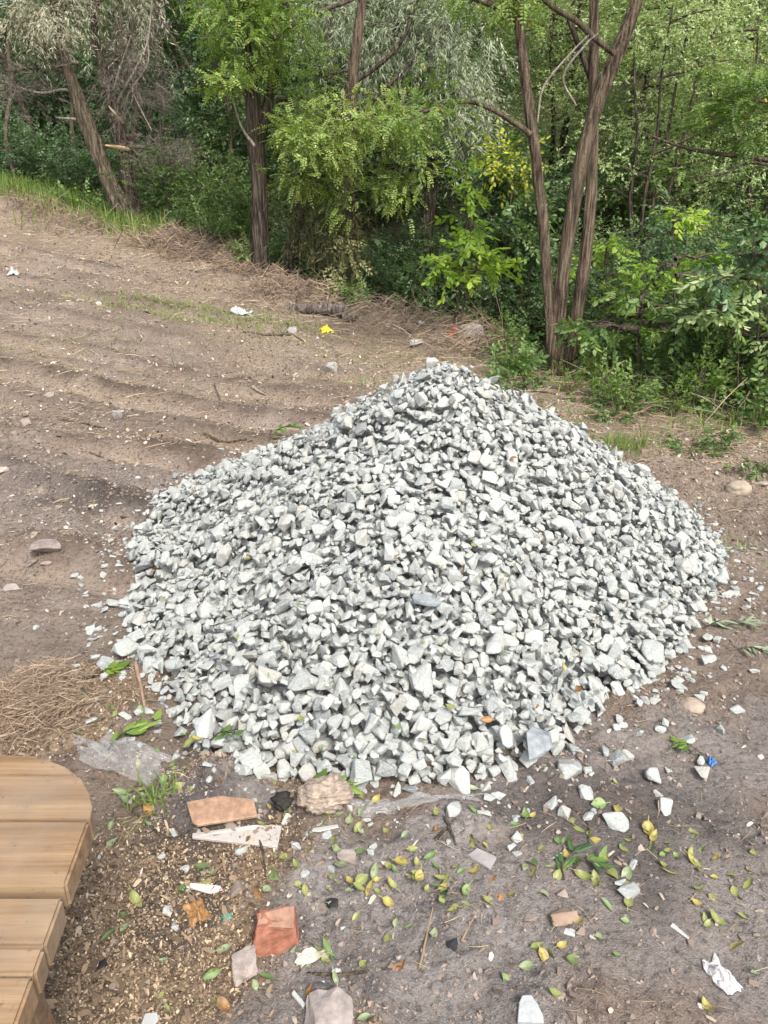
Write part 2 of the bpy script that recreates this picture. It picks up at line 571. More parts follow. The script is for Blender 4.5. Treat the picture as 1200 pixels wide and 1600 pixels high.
def rot_from(nrm, spin, tiltx, tilty):
    """Rotation whose z axis is nrm, tilted and spun."""
    z = Vector(nrm).normalized()
    q = Vector((0, 0, 1)).rotation_difference(z).to_matrix()
    return np.array(q @ Matrix.Rotation(spin, 3, 'Z') @ Matrix.Rotation(tiltx, 3, 'X') @ Matrix.Rotation(tilty, 3, 'Y'))


# heap footprint: outline on the ground, front part read off the photo, back closed round
FOOT_PX = [(283, 762), (222, 828), (208, 905), (196, 1010), (238, 1090), (292, 1180), (395, 1222), (560, 1246), (720, 1238), (850, 1195),
           (955, 1108), (1048, 1058), (1085, 975), (1128, 868)]
foot = Gxy(FOOT_PX)[:, :2]
PEAK = np.array([.30, 3.62]); PEAK_H = .84
back = np.array([(1.50, 4.2), (1.05, 4.65), (.45, 4.85), (-.3, 4.85), (-1.0, 4.5)])
foot = np.concatenate([foot, back])
fa = np.arctan2(foot[:, 1] - PEAK[1], foot[:, 0] - PEAK[0]); fr = np.hypot(*(foot - PEAK).T)
o_ = np.argsort(fa); fa, fr = fa[o_], fr[o_]
fa = np.concatenate([fa - 2 * np.pi, fa, fa + 2 * np.pi]); fr = np.tile(fr, 3)
print('foot', np.round(foot, 2).tolist())


def heap_u(x, y):
    a = np.arctan2(y - PEAK[1], x - PEAK[0])
    return np.hypot(x - PEAK[0], y - PEAK[1]) / np.interp(a, fa, fr)


def heap(x, y):
    a = np.arctan2(y - PEAK[1], x - PEAK[0])
    u = heap_u(x, y)
    ex = 1.06 + .22 * np.maximum(0, np.cos(a - R(180))) - .06 * np.maximum(0, np.cos(a - R(0)))
    base = np.clip(1.0 - np.sqrt(u * u + .004) + .03, 0, 1) ** ex
    return PEAK_H * base + .035 * fbm(x * 2.2, y * 2.2, 55, 3) * sstep(1.05, .7, u)


HS = .012
hx = np.arange(-2.2, 2.6, HS); hy = np.arange(1.2, 5.6, HS)
HX, HY = np.meshgrid(hx, hy)
gnd = ground(HX, HY, False)
target = gnd + heap(HX, HY)
inside = heap_u(HX, HY) < 1.0
cur = np.where(inside, np.maximum(gnd - .01, target - .085), gnd)
gy_, gx_ = np.gradient(cv := target, HS)
cand = np.argwhere(heap_u(HX, HY) < .99)
stones = []          # (variant, pos, matrix, dims, tint)
N_ST = 34000
for k in range(N_ST):
    late = k / N_ST
    c = cand[rng.integers(0, len(cand), 7)]
    d = target[c[:, 0], c[:, 1]] - cur[c[:, 0], c[:, 1]]
    j, i = c[int(np.argmax(d))]
    if d.max() < (-.004 if late < .72 else -.02): continue
    size = float(np.clip(np.exp(rng.normal(math.log(.040), .33)), .015, .088))
    if late > .72: size = float(rng.uniform(.014, .030))
    if late > .97: size = float(rng.uniform(.035, .075))
    if False: size = float(np.clip(size * 1.15, .03, .12))
    vi = int(rng.integers(len(VARS)))
    dims = VARS[vi][0].max(0) - VARS[vi][0].min(0)
    th, wd = size * dims[2], size * dims[1]
    rr = max(2, int(.42 * .5 * (size + wd) / HS))
    j0, j1, i0, i1 = max(j - rr, 0), min(j + rr + 1, len(hy)), max(i - rr, 0), min(i + rr + 1, len(hx))
    patch = cur[j0:j1, i0:i1]
    nrm = np.array([-gx_[j, i], -gy_[j, i], 1.0])
    px_, py_ = np.gradient(patch)[1].mean() / HS, np.gradient(patch)[0].mean() / HS
    nrm = nrm * .5 + np.array([-np.clip(px_, -1.3, 1.3), -np.clip(py_, -1.3, 1.3), 1.0]) * .5
    M = rot_from(nrm, rng.uniform(0, 6.283), rng.normal(0, .36), rng.normal(0, .36))
    hh = .5 * float(np.sqrt((M[2, 0] * size) ** 2 + (M[2, 1] * wd) ** 2 + (M[2, 2] * th) ** 2)) * .86
    zc = float(np.percentile(patch, 62)) + hh * .72
    pos = np.array([hx[i] + rng.uniform(-.006, .006), hy[j] + rng.uniform(-.006, .006), zc])
    tint = float(rng.uniform(0, 1))
    stones.append((vi, pos, M * size, tint))
    yy, xx = np.mgrid[j0 - j:j1 - j, i0 - i:i1 - i]
    dd = (yy ** 2 + xx ** 2) / (rr + .5) ** 2
    top = zc + hh * np.sqrt(np.clip(1 - dd, 0, 1)) * .9
    cur[j0:j1, i0:i1] = np.where(dd < 1, np.maximum(patch, top), patch)
print('stones', len(stones))

# which stones show, and how large: cast rays from the camera through the heap
allV, allF, owner, off = [], [], [], 0
for k, (vi, pos, M, t) in enumerate(stones):
    V, F = VARS[vi]
    allV.append(V @ M.T + pos); allF.append(F + off); owner.append(np.full(len(F), k)); off += len(V)
allV = np.concatenate(allV); allF = np.concatenate(allF); owner = np.concatenate(owner)
bvh = BVHTree.FromPolygons(allV.tolist(), allF.tolist())
hits = np.zeros(len(stones), int)
for py in range(560, 1262, 5):
    for px in range(180, 1140, 5):
        d = ray(px, py)
        r = bvh.ray_cast(Vector((0, 0, CAM_H)), Vector(d))
        if r[2] is not None: hits[owner[r[2]]] += 1
order = np.argsort(-hits)
solo = [int(k) for k in order[:290]]
solo_set = set(solo)
del bvh, allV, allF, owner
print('visible stones', int((hits > 0).sum()), 'smallest solo', hits[solo[-1]])

g = Geo()
for k, (vi, pos, M, t) in enumerate(stones):
    if k in solo_set: continue
    g.add(VARS[vi][0] @ M.T + pos, None, VARS[vi][1], t)
# loose crumbs of the same stone strewn round the foot
for k in range(900):
    a = rng.uniform(0, 6.283); u = .98 + abs(rng.normal(0, .09))
    r_ = np.interp(a, fa, fr) * u
    x, y = PEAK[0] + r_ * math.cos(a), PEAK[1] + r_ * math.sin(a)
    s = float(.009 + .034 * rng.uniform(0, 1) ** 2)
    g.add(VARS[k % 64][0] @ (rot_from((0, 0, 1), rng.uniform(0, 6.28), rng.normal(0, .2), 0) * s).T + np.array([x, y, float(ground(x, y)) + s * .15]), None, VARS[k % 64][1], rng.uniform(0, 1))
core_st = 6
# the dark grey body of the heap under the stones
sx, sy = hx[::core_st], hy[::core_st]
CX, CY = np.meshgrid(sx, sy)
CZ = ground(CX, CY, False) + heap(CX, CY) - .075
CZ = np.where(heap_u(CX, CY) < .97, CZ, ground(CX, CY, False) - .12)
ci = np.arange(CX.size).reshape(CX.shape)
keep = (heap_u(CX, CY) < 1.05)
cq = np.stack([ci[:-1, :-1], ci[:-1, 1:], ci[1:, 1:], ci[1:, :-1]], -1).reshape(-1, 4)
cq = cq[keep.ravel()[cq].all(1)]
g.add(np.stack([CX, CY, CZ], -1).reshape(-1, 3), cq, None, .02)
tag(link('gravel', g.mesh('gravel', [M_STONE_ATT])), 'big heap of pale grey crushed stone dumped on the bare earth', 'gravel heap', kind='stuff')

for k in solo:
    vi, pos, M, t = stones[k]
    o = link('gravel_stone', var_mesh(vi))
    s = float(np.linalg.norm(M[:, 0]))
    o.matrix_world = Matrix.Translation(Vector(pos)) @ Matrix((M / s).tolist()).to_4x4() @ Matrix.Scale(s, 4)
    tag(o, 'one of the larger pale grey angular stones on the face of the gravel heap', 'stone', 'larger stones on the face of the gravel heap')

PILE_H = (hx, hy, cur)


def surf(x, y):
    """Top of heap or ground."""
    gz = float(ground(x, y))
    if hx[0] < x < hx[-1] and hy[0] < y < hy[-1]:
        return max(gz, float(cur[int((y - hy[0]) / HS), int((x - hx[0]) / HS)])), heap_u(x, y) < 1.0
    return gz, False


def S(px, py):
    """Where a sight line meets the heap or the ground."""
    d = ray(px, py)
    k = np.arange(1.0, 9, .006)
    p = k[:, None] * d + np.array([0, 0, CAM_H])
    z = ground(p[:, 0], p[:, 1], False)
    ii = np.clip(((p[:, 0] - hx[0]) / HS).astype(int), 0, len(hx) - 1); jj = np.clip(((p[:, 1] - hy[0]) / HS).astype(int), 0, len(hy) - 1)
    ok = (p[:, 0] > hx[0]) & (p[:, 0] < hx[-1]) & (p[:, 1] > hy[0]) & (p[:, 1] < hy[-1])
    z = np.where(ok, np.maximum(z, cur[jj, ii]), z)
    b = p[:, 2] < z
    i = int(np.argmax(b)) if b.any() else len(k) - 1
    return p[i, 0], p[i, 1], max(z[i], float(ground(p[i, 0], p[i, 1])))


# loose stones off the heap, one by one
LOOSE = [
    (272, 745, .06, 'pale stone alone on the dirt beyond the upper edge of the gravel heap'),
    (216, 800, .045, 'small pale stone lying just off the upper shoulder of the gravel heap'),
    (228, 830, .05, 'flat pale stone touching the thin upper rim of the gravel heap'),
    (178, 945, .075, 'pale flat stone resting on the dirt two stones out from the heap'),
    (165, 1047, .085, 'blue-grey blocky stone alone on the dirt beside the dry stalk'),
    (163, 955, .05, 'small bluish stone beside the pale flat stone off the heap'),
    (200, 1028, .11, 'long pale slab stone at the outermost bulge of the heap'),
    (135, 927, .04, 'small whitish stone lying among yellow leaves off the heap'),
    (710, 1268, .065, 'pale boxy stone lying below the heap beside the plastic strip'),
    (765, 1250, .04, 'small pale stone of a pair just below the heap'),
    (778, 1246, .05, 'taller pale stone of a pair just below the heap'),
    (890, 1210, .085, 'big pale stone on a small cluster at the front corner of heap'),
    (915, 1248, .06, 'upright pale stone alone just below the front corner cluster'),
    (963, 1188, .075, 'rounded pale stone beside yellow leaves off the front corner'),
    (945, 1180, .05, 'smaller grey stone leaning on the rounded pale stone'),
    (880, 1278, .05, 'flat thin whitish flake on the dirt below the corner stones'),
    (962, 1297, .085, 'upright wedge shaped whitish stone beside the trail of yellow leaves'),
    (1040, 1268, .07, 'pale grey cube-like stone alone on dark soil'),
    (1020, 1216, .06, 'pale grey stone alone upslope from the cube-like stone'),
    (1028, 1242, .035, 'tiny pale stone between two lone stones on dark soil'),
    (1098, 1210, .06, 'pale stone lying by the blue wrapper on the dirt'),
    (1095, 1192, .04, 'small white stone above the stone by the blue wrapper'),
    (985, 1363, .05, 'flat bluish white stone lying on dark soil beside a white scrap'),
    (980, 1406, .075, 'blue-grey speckled rounded stone with white edges on dark soil'),
    (967, 1390, .04, 'small dull grey stone next to the speckled rounded stone'),
    (810, 1313, .04, 'small flat whitish stone in the leaf litter below heap'),
    (800, 1328, .035, 'smaller whitish stone under the flat stone in leaf litter'),
    (1073, 1160, .075, 'large rounded pale stone off the side of the heap'),
    (1125, 1145, .055, 'oblong whitish stone alone out on the brown dirt'),
    (1150, 1120, .06, 'blue-grey stone alone farthest out on the brown dirt'),
    (1105, 1000, .07, 'flat white stone beside the grey-green leafy sprig'),
    (1100, 1035, .06, 'white stone below the grey-green leafy sprig'),
    (1125, 915, .06, 'long white stone at the rim by the yellow leaves'),
    (1060, 1078, .075, 'pale blocky stone on the dirt at the heap rim'),
    (1090, 1098, .05, 'bluish flat stone between heap rim and lone oblong stone'),
]
for px, py, s, lab in LOOSE:
    x, y, z = S(px, py)
    vi = int(rng.integers(len(VARS)))
    s *= .85
    o = link('loose_stone', var_mesh(vi))
    o.matrix_world = Matrix.Translation((x, y, z + s * .16)) @ Matrix(rot_from((0, 0, 1), rng.uniform(0, 6.28), rng.normal(0, .25), rng.normal(0, .25)).tolist()).to_4x4() @ Matrix.Scale(s, 4)
    tag(o, lab, 'stone')

# special stones that stand out on the heap
def big_stone(px, py, s, flat, mid, spin, tx, ty, mat, name, label, lift=.2, cat='stone', k=14):
    x, y, z = S(px, py)
    V, F = hull_variant(flat, mid, k)
    o = link(name, mesh_np(name, V * s, None, F, [mat]))
    o.matrix_world = Matrix.Translation((x, y, z + s * lift * flat)) @ Matrix(rot_from((0, 0, 1), spin, tx, ty).tolist()).to_4x4()
    return tag(o, label, cat)


M_SLATE = plain('slate grey stone', (.21, .23, .24), .85, .3, 45)
M_WHITE_STONE = plain('whitish stone', (.48, .495, .475), .85, .12, 40)
M_ROCK = plain('brown grey rock', (.22, .18, .16), .9, .35, 30)
M_CONC = plain('weathered concrete', (.28, .235, .21), .92, .3, 35)
big_stone(838, 1180, .115, .55, .8, .4, .5, .2, M_SLATE, 'gravel_stone', 'large dark slate-grey stone on the front lower corner of heap')
big_stone(325, 1135, .13, .35, .5, 1.0, .8, .3, M_WHITE_STONE, 'gravel_stone', 'long white wedge shaped stone slanting on the lower heap')
big_stone(608, 875, .09, .5, .75, 1.3, .7, .2, M_WHITE_STONE, 'gravel_stone', 'white upright block standing out on the middle of heap face')
big_stone(668, 945, .11, .3, .4, -.25, .3, .1, M_SLATE, 'gravel_stone', 'dark grey bar shaped stone lying across the middle of heap')
big_stone(563, 1215, .10, .5, .65, 1.5, .5, .1, M_STONE_OBJ, 'gravel_stone', 'tall greenish grey stone at the bottom middle of the heap')

# ------------------------------------------------------------------ tubes, trunks
def catmull(pts, n):
    pts = np.asarray(pts, float)
    p = np.vstack([2 * pts[0] - pts[1], pts, 2 * pts[-1] - pts[-2]])
    out = []
    m = len(pts) - 1
    for u in np.linspace(0, m, n):
        i = min(int(u), m - 1); t = u - i
        a, b, c, d = p[i], p[i + 1], p[i + 2], p[i + 3]
        out.append(.5 * ((2 * b) + (-a + c) * t + (2 * a - 5 * b + 4 * c - d) * t * t + (-a + 3 * b - 3 * c + d) * t ** 3))
    return np.array(out)


def tube(path, rad, sides=8, rough=0.0, seed=0):
    path = np.asarray(path, float); rad = np.asarray(rad, float)
    n = len(path)
    T = np.gradient(path, axis=0); T /= np.linalg.norm(T, axis=1)[:, None] + 1e-9
    up = np.array([1.0, 0, 0]) if abs(T[0][0]) < .8 else np.array([0, 1.0, 0])
    A = np.zeros_like(path)
    a = up - T[0] * (up @ T[0]); a /= np.linalg.norm(a)
    for i in range(n):
        a = a - T[i] * (a @ T[i]); a /= np.linalg.norm(a) + 1e-9
        A[i] = a
    B = np.cross(T, A)
    th = np.linspace(0, 2 * np.pi, sides, endpoint=False)
    rr = np.repeat(rad[:, None], sides, 1)
    if rough:
        s = np.concatenate([[0], np.cumsum(np.linalg.norm(np.diff(path, axis=0), axis=1))])
        cx, cy = np.cos(th), np.sin(th)
        rr = rr * (1 + rough * (vnoise(cx[None] * 2.6 + s[:, None] * .9, cy[None] * 2.6 + 17 + s[:, None] * 1.7, seed) +
                                .8 * vnoise(np.broadcast_to(th[None] * sides / 6.2832 * .55, rr.shape) + .5 * vnoise(s * 4, s * 0, seed)[:, None], np.broadcast_to(s[:, None] * 4, rr.shape), seed + 3)))
    V = path[:, None] + rr[..., None] * (np.cos(th)[None, :, None] * A[:, None] + np.sin(th)[None, :, None] * B[:, None])
    V = V.reshape(-1, 3)
    i = np.arange(n - 1)[:, None] * sides; j = np.arange(sides)[None]; k = (j + 1) % sides
    Q = np.stack([i + j, i + k, i + k + sides, i + j + sides], -1).reshape(-1, 4)
    tip = len(V)
    V = np.vstack([V, path[-1:] + T[-1:] * rad[-1]])
    b = (n - 1) * sides
    Tt = np.stack([b + np.arange(sides), b + (np.arange(sides) + 1) % sides, np.full(sides, tip)], -1)
    return V, Q, Tt


def limb(parent, name, pts, mat, n=26, sides=12, rough=.10, seed=0, label=None):
    if name == 'trunk' and sides >= 14: n, sides, rough = n * 3, 34, rough * 1.15
    """pts: rows (x, y, z, radius) in the world; a child of parent."""
    pts = np.asarray(pts, float)
    c = catmull(pts, n)
    V, Q, T = tube(c[:, :3], np.maximum(c[:, 3], .002), sides, rough, seed)
    g = Geo(); g.add(V, Q, T, .5)
    o = link(name, g.mesh(name, [mat], True, parent.location), parent)
    if label: o['label'] = label
    return o


# ------------------------------------------------------------------ leaf sprays
def leaf6(L, W, fold=.25, curl=.0):
    """A six-cornered leaf along +x, two quads."""
    z = -fold * W * .5
    V = np.array([(0, 0, 0), (.32 * L, -.5 * W, z), (.70 * L, -.36 * W, z - curl * L * .4), (L, 0, -curl * L),
                  (.70 * L, .36 * W, z - curl * L * .4), (.32 * L, .5 * W, z)])
    return V, np.array([(0, 1, 2, 3), (0, 3, 4, 5)])


def leaf4(L, W, fold=.2, curl=0.0):
    return np.array([(0, 0, 0), (.42 * L, -.5 * W, -fold * W * .4), (L, 0, -curl * L), (.42 * L, .5 * W, -fold * W * .4)]), np.array([(0, 1, 2, 3)])


def rotz(a):
    c, s = math.cos(a), math.sin(a)
    return np.array([[c, -s, 0], [s, c, 0], [0, 0, 1.0]])


def rotx(a):
    c, s = math.cos(a), math.sin(a)
    return np.array([[1, 0, 0], [0, c, -s], [0, s, c]])


def roty(a):
    c, s = math.cos(a), math.sin(a)
    return np.array([[c, 0, s], [0, 1, 0], [-s, 0, c]])


def spray(kind, rnd):
    """One twig along +x with its leaves: V, Q, leaf id per vertex, material index per face (1 = wood)."""
    Vs, Qs, ids, mi, n = [], [], [], [], 0

    def put(V, Q, lid, m):
        nonlocal n
        Vs.append(V); Qs.append(Q + n); ids.append(np.full(len(V), lid)); mi.append(np.full(len(Q), m)); n += len(V)

    def stem(L, r, sag):
        V = []
        for i in range(4):
            x = L * i / 3; z = -sag * (i / 3) ** 2 * L
            V += [(x, -r, z), (x, r, z), (x, 0, z + 1.6 * r)]
        V = np.array(V); Q = []
        for i in range(3):
            for j in range(3):
                Q.append((3 * i + j, 3 * i + (j + 1) % 3, 3 * i + 3 + (j + 1) % 3, 3 * i + 3 + j))
        put(V, np.array(Q), 999, 1)

    if kind in ('locust', 'locust_far'):
        L = rnd.uniform(.13, .22); sag = rnd.uniform(-.1, .3); pairs = 6
        f = leaf6 if kind == 'locust' else leaf4
        stem(L, .0018, sag)
        for i in range(pairs):
            x = L * (.22 + .78 * i / pairs); z = -sag * (x / L) ** 2 * L
            for s in (-1, 1):
                V, Q = f(rnd.uniform(.027, .04), rnd.uniform(.013, .019))
                V = V @ (rotz(s * R(rnd.uniform(55, 82))) @ rotx(rnd.uniform(-.35, .35))).T
                V = V @ roty(rnd.uniform(0, .35)).T + np.array([x, 0, z])
                put(V, Q, i * 2 + (s > 0), 0)
        V, Q = f(.036, .016); put(V @ roty(.5).T + np.array([L, 0, -sag * L]), Q, 40, 0)
    elif kind in ('willow', 'willow_far'):
        L = rnd.uniform(.28, .45); sag = rnd.uniform(.3, .9)
        stem(L, .0015, sag)
        for i in range(14 if kind == 'willow' else 11):
            x = L * rnd.uniform(.08, 1); z = -sag * (x / L) ** 2 * L
            V, Q = leaf4(rnd.uniform(.06, .10), rnd.uniform(.010, .016), .2, rnd.uniform(0, .4))
            V = V @ (rotz(rnd.choice((-1, 1)) * R(rnd.uniform(15, 55))) @ roty(rnd.uniform(-.1, .8)) @ rotx(rnd.uniform(-1, 1))).T
            put(V + np.array([x, 0, z]), Q, i, 0)
    elif kind in ('broad', 'broad_far', 'large'):
        big = 1.7 if kind == 'large' else 1.0
        L = rnd.uniform(.18, .30) * (1.25 if kind == 'large' else 1); sag = rnd.uniform(.05, .35)
        stem(L, .002, sag)
        k = 9 if kind != 'broad_far' else 8
        f = leaf4 if kind == 'broad_far' else leaf6
        for i in range(k):
            x = L * (.15 + .85 * i / (k - 1)); z = -sag * (x / L) ** 2 * L
            V, Q = f(big * rnd.uniform(.045, .075), big * rnd.uniform(.026, .04), .3, rnd.uniform(0, .25))
            V = V @ (rotz((1 if i % 2 else -1) * R(rnd.uniform(30, 75)) * (0 if i == k - 1 else 1)) @ roty(rnd.uniform(-.15, .6)) @ rotx(rnd.uniform(-.5, .5))).T
            put(V + np.array([x, 0, z]), Q, i, 0)
    elif kind == 'small':
        L = rnd.uniform(.16, .28); sag = rnd.uniform(0, .4)
        stem(L, .0015, sag)
        for i in range(16):
            x = L * rnd.uniform(.05, 1); z = -sag * (x / L) ** 2 * L
            V, Q = leaf4(rnd.uniform(.026, .046), rnd.uniform(.014, .022), .3, .1)
            V = V @ (rotz(rnd.uniform(-1.3, 1.3)) @ roty(rnd.uniform(-.7, .7)) @ rotx(rnd.uniform(-.8, .8))).T
            put(V + np.array([x, 0, z]), Q, i, 0)
    elif kind == 'twig':
        for b in range(5):
            V = []
            a, e = rnd.uniform(-.9, .9), rnd.uniform(-.5, .6)
            L = rnd.uniform(.2, .5)
            d = np.array([math.cos(a) * math.cos(e), math.sin(a), math.sin(e)])
            p = np.zeros(3)
            for i in range(4):
                r = .0035 * (1 - i / 3.6)
                V += [p + (0, -r, 0), p + (0, r, 0), p + (0, 0, 1.6 * r)]
                d = d + np.array([rnd.gauss(0, .25), rnd.gauss(0, .25), rnd.gauss(0, .25)])
                p = p + d / np.linalg.norm(d) * L / 3
            Q = [(3 * i + j, 3 * i + (j + 1) % 3, 3 * i + 3 + (j + 1) % 3, 3 * i + 3 + j) for i in range(3) for j in range(3)]
            put(np.array(V), np.array(Q), 999, 1)
    return np.concatenate(Vs), np.concatenate(Qs), np.concatenate(ids), np.concatenate(mi)


_r = random.Random(3)
SPRAYS = {k: [spray(k, _r) for _ in range(10)] for k in ('locust', 'locust_far', 'willow', 'willow_far', 'broad', 'broad_far', 'large', 'small', 'twig')}


def unit(a):
    return a / (np.linalg.norm(a, axis=-1, keepdims=True) + 1e-9)


def place_sprays(g, kind, pos, dirs, scale=1.0, tint0=.5, tv=.25, upjit=.35):
    """Copies of the spray set at every position, pointing along dirs, leaf faces mostly up."""
    pos = np.asarray(pos, float); dirs = unit(np.asarray(dirs, float))
    n = len(pos)
    if n == 0: return
    sc = np.broadcast_to(np.asarray(scale, float), (n,)) * rng.uniform(.75, 1.25, n)
    t0 = np.broadcast_to(np.asarray(tint0, float), (n,))
    X = dirs
    upv = np.array([0, 0, 1.0]) + rng.normal(0, upjit, (n, 3))
    Y = unit(np.cross(upv, X)); Z = np.cross(X, Y)
    M = np.stack([X, Y, Z], -1) * sc[:, None, None]
    which = rng.integers(0, len(SPRAYS[kind]), n)
    for k, (V, Q, ids, mi) in enumerate(SPRAYS[kind]):
        s = np.where(which == k)[0]
        if not len(s): continue
        W = np.einsum('nij,vj->nvi', M[s], V) + pos[s][:, None]
        nl = 1000
        lt = np.clip(t0[s][:, None] + rng.normal(0, tv, (len(s), 64)), 0, .96)
        lt = np.where(rng.uniform(0, 1, lt.shape) < .012, 1.0, lt)
        tt = lt[:, np.minimum(ids, 63)]
        off = (np.arange(len(s)) * len(V))[:, None, None]
        g.add(W.reshape(-1, 3), (Q[None] + off).reshape(-1, 4), None, tt.reshape(-1), np.tile(mi, len(s)))


def crown_points(c, r, n, sub=14, spread=.34, droop=.15):
    """Positions and directions in uneven clumps inside an ellipsoid."""
    c = np.asarray(c, float); r = np.asarray(r, float)
    u = unit(rng.normal(0, 1, (sub, 3))) * (rng.uniform(.15, 1, sub) ** .5)[:, None]
    cs = c + u * r * .85
    w = rng.dirichlet(np.full(sub, 1.2))
    k = rng.choice(sub, n, p=w)
    p = cs[k] + rng.normal(0, 1, (n, 3)) * r * spread * rng.uniform(.5, 1.0, sub)[k][:, None]
    d = unit(p - c + rng.normal(0, .5, (n, 3)) * r) + rng.normal(0, .35, (n, 3)) + np.array([0, 0, -droop])
    return p, d, cs, k


def wood(g, a, b, r0, r1, bend=.15, sides=5, n=8, m=1):
    a, b = np.asarray(a, float), np.asarray(b, float)
    L = np.linalg.norm(b - a)
    mid = (a + b) / 2 + rng.normal(0, bend * .5, 3) * L + np.array([0, 0, bend * .6 * L])
    t = np.linspace(0, 1, n)[:, None]
    path = (1 - t) ** 2 * a + 2 * t * (1 - t) * mid + t * t * b
    path = path + rng.normal(0, .012 * L, path.shape) * np.sin(t * np.pi)
    V, Q, T = tube(path, np.linspace(r0, r1, n), sides)
    g.add(V, Q, T, .5, m)
    return path


def crown(parent, blobs, kind, leaf, bark, name='crown', twigs=True):
    """blobs: (centre, radii, sprays, root point or None, tint, spray scale, droop)."""
    g = Geo()
    for b in blobs:
        c, r, n, root, tint = b[:5]
        sc = b[5] if len(b) > 5 else 1.0
        dr = b[6] if len(b) > 6 else .15
        kd = b[7] if len(b) > 7 else kind
        p, d, cs, k = crown_points(c, r, n, sub=max(5, int(6 + n / 60)), droop=dr)
        ct = rng.normal(0, .13, len(cs))
        place_sprays(g, kd, p, d, sc, np.clip(tint + ct[k], .02, .98), .16)
        if root is not None:
            hub = np.asarray(root) * .45 + np.asarray(c) * .55
            wood(g, root, hub, .022, .014, .12)
            for q in cs[:14]:
                wood(g, hub, q, .010, .003, .2, 4, 6)
    return link(name, g.mesh(name, [leaf, bark], False, parent.location), parent)


def TP(rows, Y):
    """Trunk path rows (px, py, radius[, dY]) -> world rows."""
    out = []
    for r in rows:
        p = P(r[0], r[1], Y + (r[3] if len(r) > 3 else 0))
        out.append((*p, r[2]))
    return out


def sink(rows, d=.15):
    rows = [list(r) for r in rows]
    a, b = np.array(rows[0][:3]), np.array(rows[1][:3])
    v = (a - b) / np.linalg.norm(a - b)
    return [(*(a + v * d), rows[0][3] * 1.45)] + [tuple(r) for r in rows]


# ---- leaning willow with two stems, mostly bare, at the far corner of the clearing
b = G(213, 362); Y = b[1]
t = tag(empty('willow_tree', b), 'leaning half-bare willow with two dark stems and bleached broken twigs', 'tree')
limb(t, 'trunk', sink(TP([(213, 362, 0.197), (195, 330, 0.156), (172, 290, 0.131), (155, 245, 0.115), (138, 195, 0.123), (120, 150, 0.098), (106, 110, 0.074), (92, 60, 0.057), (80, 0, 0.041), (62, -90, 0.025)], Y)), M_BARK_WILLOW, 40, 18, .16, 1)
limb(t, 'trunk', sink(TP([(218, 360, 0.170), (208, 320, 0.111), (197, 270, 0.093), (193, 225, 0.102), (182, 180, 0.085), (165, 120, 0.064), (150, 60, 0.051), (143, 0, 0.038), (135, -80, 0.025)], Y + .1)), M_BARK_DARK, 40, 16, .14, 2)
for rows in ([(118, 125, .04), (90, 108, .028), (50, 106, .02), (5, 112, .012)], [(128, 150, .035), (100, 140, .022), (60, 145, .016), (0, 125, .008)],
             [(140, 190, .03), (116, 186, .02), (88, 184, .006)], [(125, 100, .03), (95, 95, .02), (60, 70, .014), (20, 60, .008)]):
    limb(t, 'branch', TP(rows, Y), M_TWIG_PALE if rows[0][1] > 130 else M_TWIG, 14, 7, .05)
for rows in ([(185, 160, .03), (200, 130, .024), (228, 75, .018), (236, 20, .012), (238, -20, .006)], [(178, 140, .02), (190, 100, .014), (205, 55, .008)],
             [(190, 170, .02), (205, 140, .014), (232, 95, .012), (225, 40, .006)], [(197, 180, .018), (206, 160, .012), (208, 130, .007)],
             [(205, 140, .012), (222, 175, .01), (238, 205, .005)]):
    rows = [(*rows[0], .3), (*rows[1], .1)] + rows[2:]
    limb(t, 'branch', TP(rows, Y - .25), M_TWIG_PALE, 16, 7, .05)
limb(t, 'broken_branch', TP([(201, 233, .035, .27), (185, 230, .03, .08), (165, 227, .012)], Y - .2), plain('torn wood', (.50, .33, .20), .8, .3, 30), 10, 8, .12, label='fresh orange broken limb')
limb(t, 'broken_branch', TP([(191, 192, .03, .27), (180, 178, .025, .08), (170, 166, .008)], Y - .2), plain('bare pale wood', (.58, .47, .32), .8, .3, 30), 8, 8, .12)
limb(t, 'branch', TP([(198, 228, .03, .25), (235, 232, .018), (262, 240, .012), (280, 252, .006)], Y - .15), M_TWIG, 12, 7, .05)
crown(t, [(P(100, 15, Y), (.62, .6, .42), 380, P(95, 70, Y), .75, .9, .35),
          (P(160, -15, Y), (.6, .6, .38), 200, P(145, 30, Y), .5, 1.0, .6),
          (P(30, 35, Y), (.4, .5, .3), 70, P(92, 60, Y), .55, 1.0, .6),
          (P(215, 25, Y + .3), (.45, .4, .5), 90, P(230, 60, Y), .45, .9, .6),
          (P(215, -60, Y + .5), (1.2, 1.0, .5), 110, P(140, -40, Y), .5, 1.1, .6),
          (P(60, -110, Y), (1.2, 1.1, .5), 120, P(80, -60, Y), .5, 1.1, .6)], 'willow', M_WILLOW_DRY, M_TWIG)
g = Geo()
p, d, _, _ = crown_points(P(230, 235, Y - .1), (.6, .4, .35), 240, 10)
place_sprays(g, 'twig', p, d, .8)
p, d, _, _ = crown_points(P(200, 120, Y), (.6, .45, .85), 260, 14)
place_sprays(g, 'twig', p, d, .9)
p, d, _, _ = crown_points(P(60, 140, Y), (.7, .45, .5), 110, 10)
place_sprays(g, 'twig', p, d, 1.0)
link('dead_twigs', g.mesh('dead_twigs', [M_TWIG, M_TWIG_GREY], False, t.location), t)

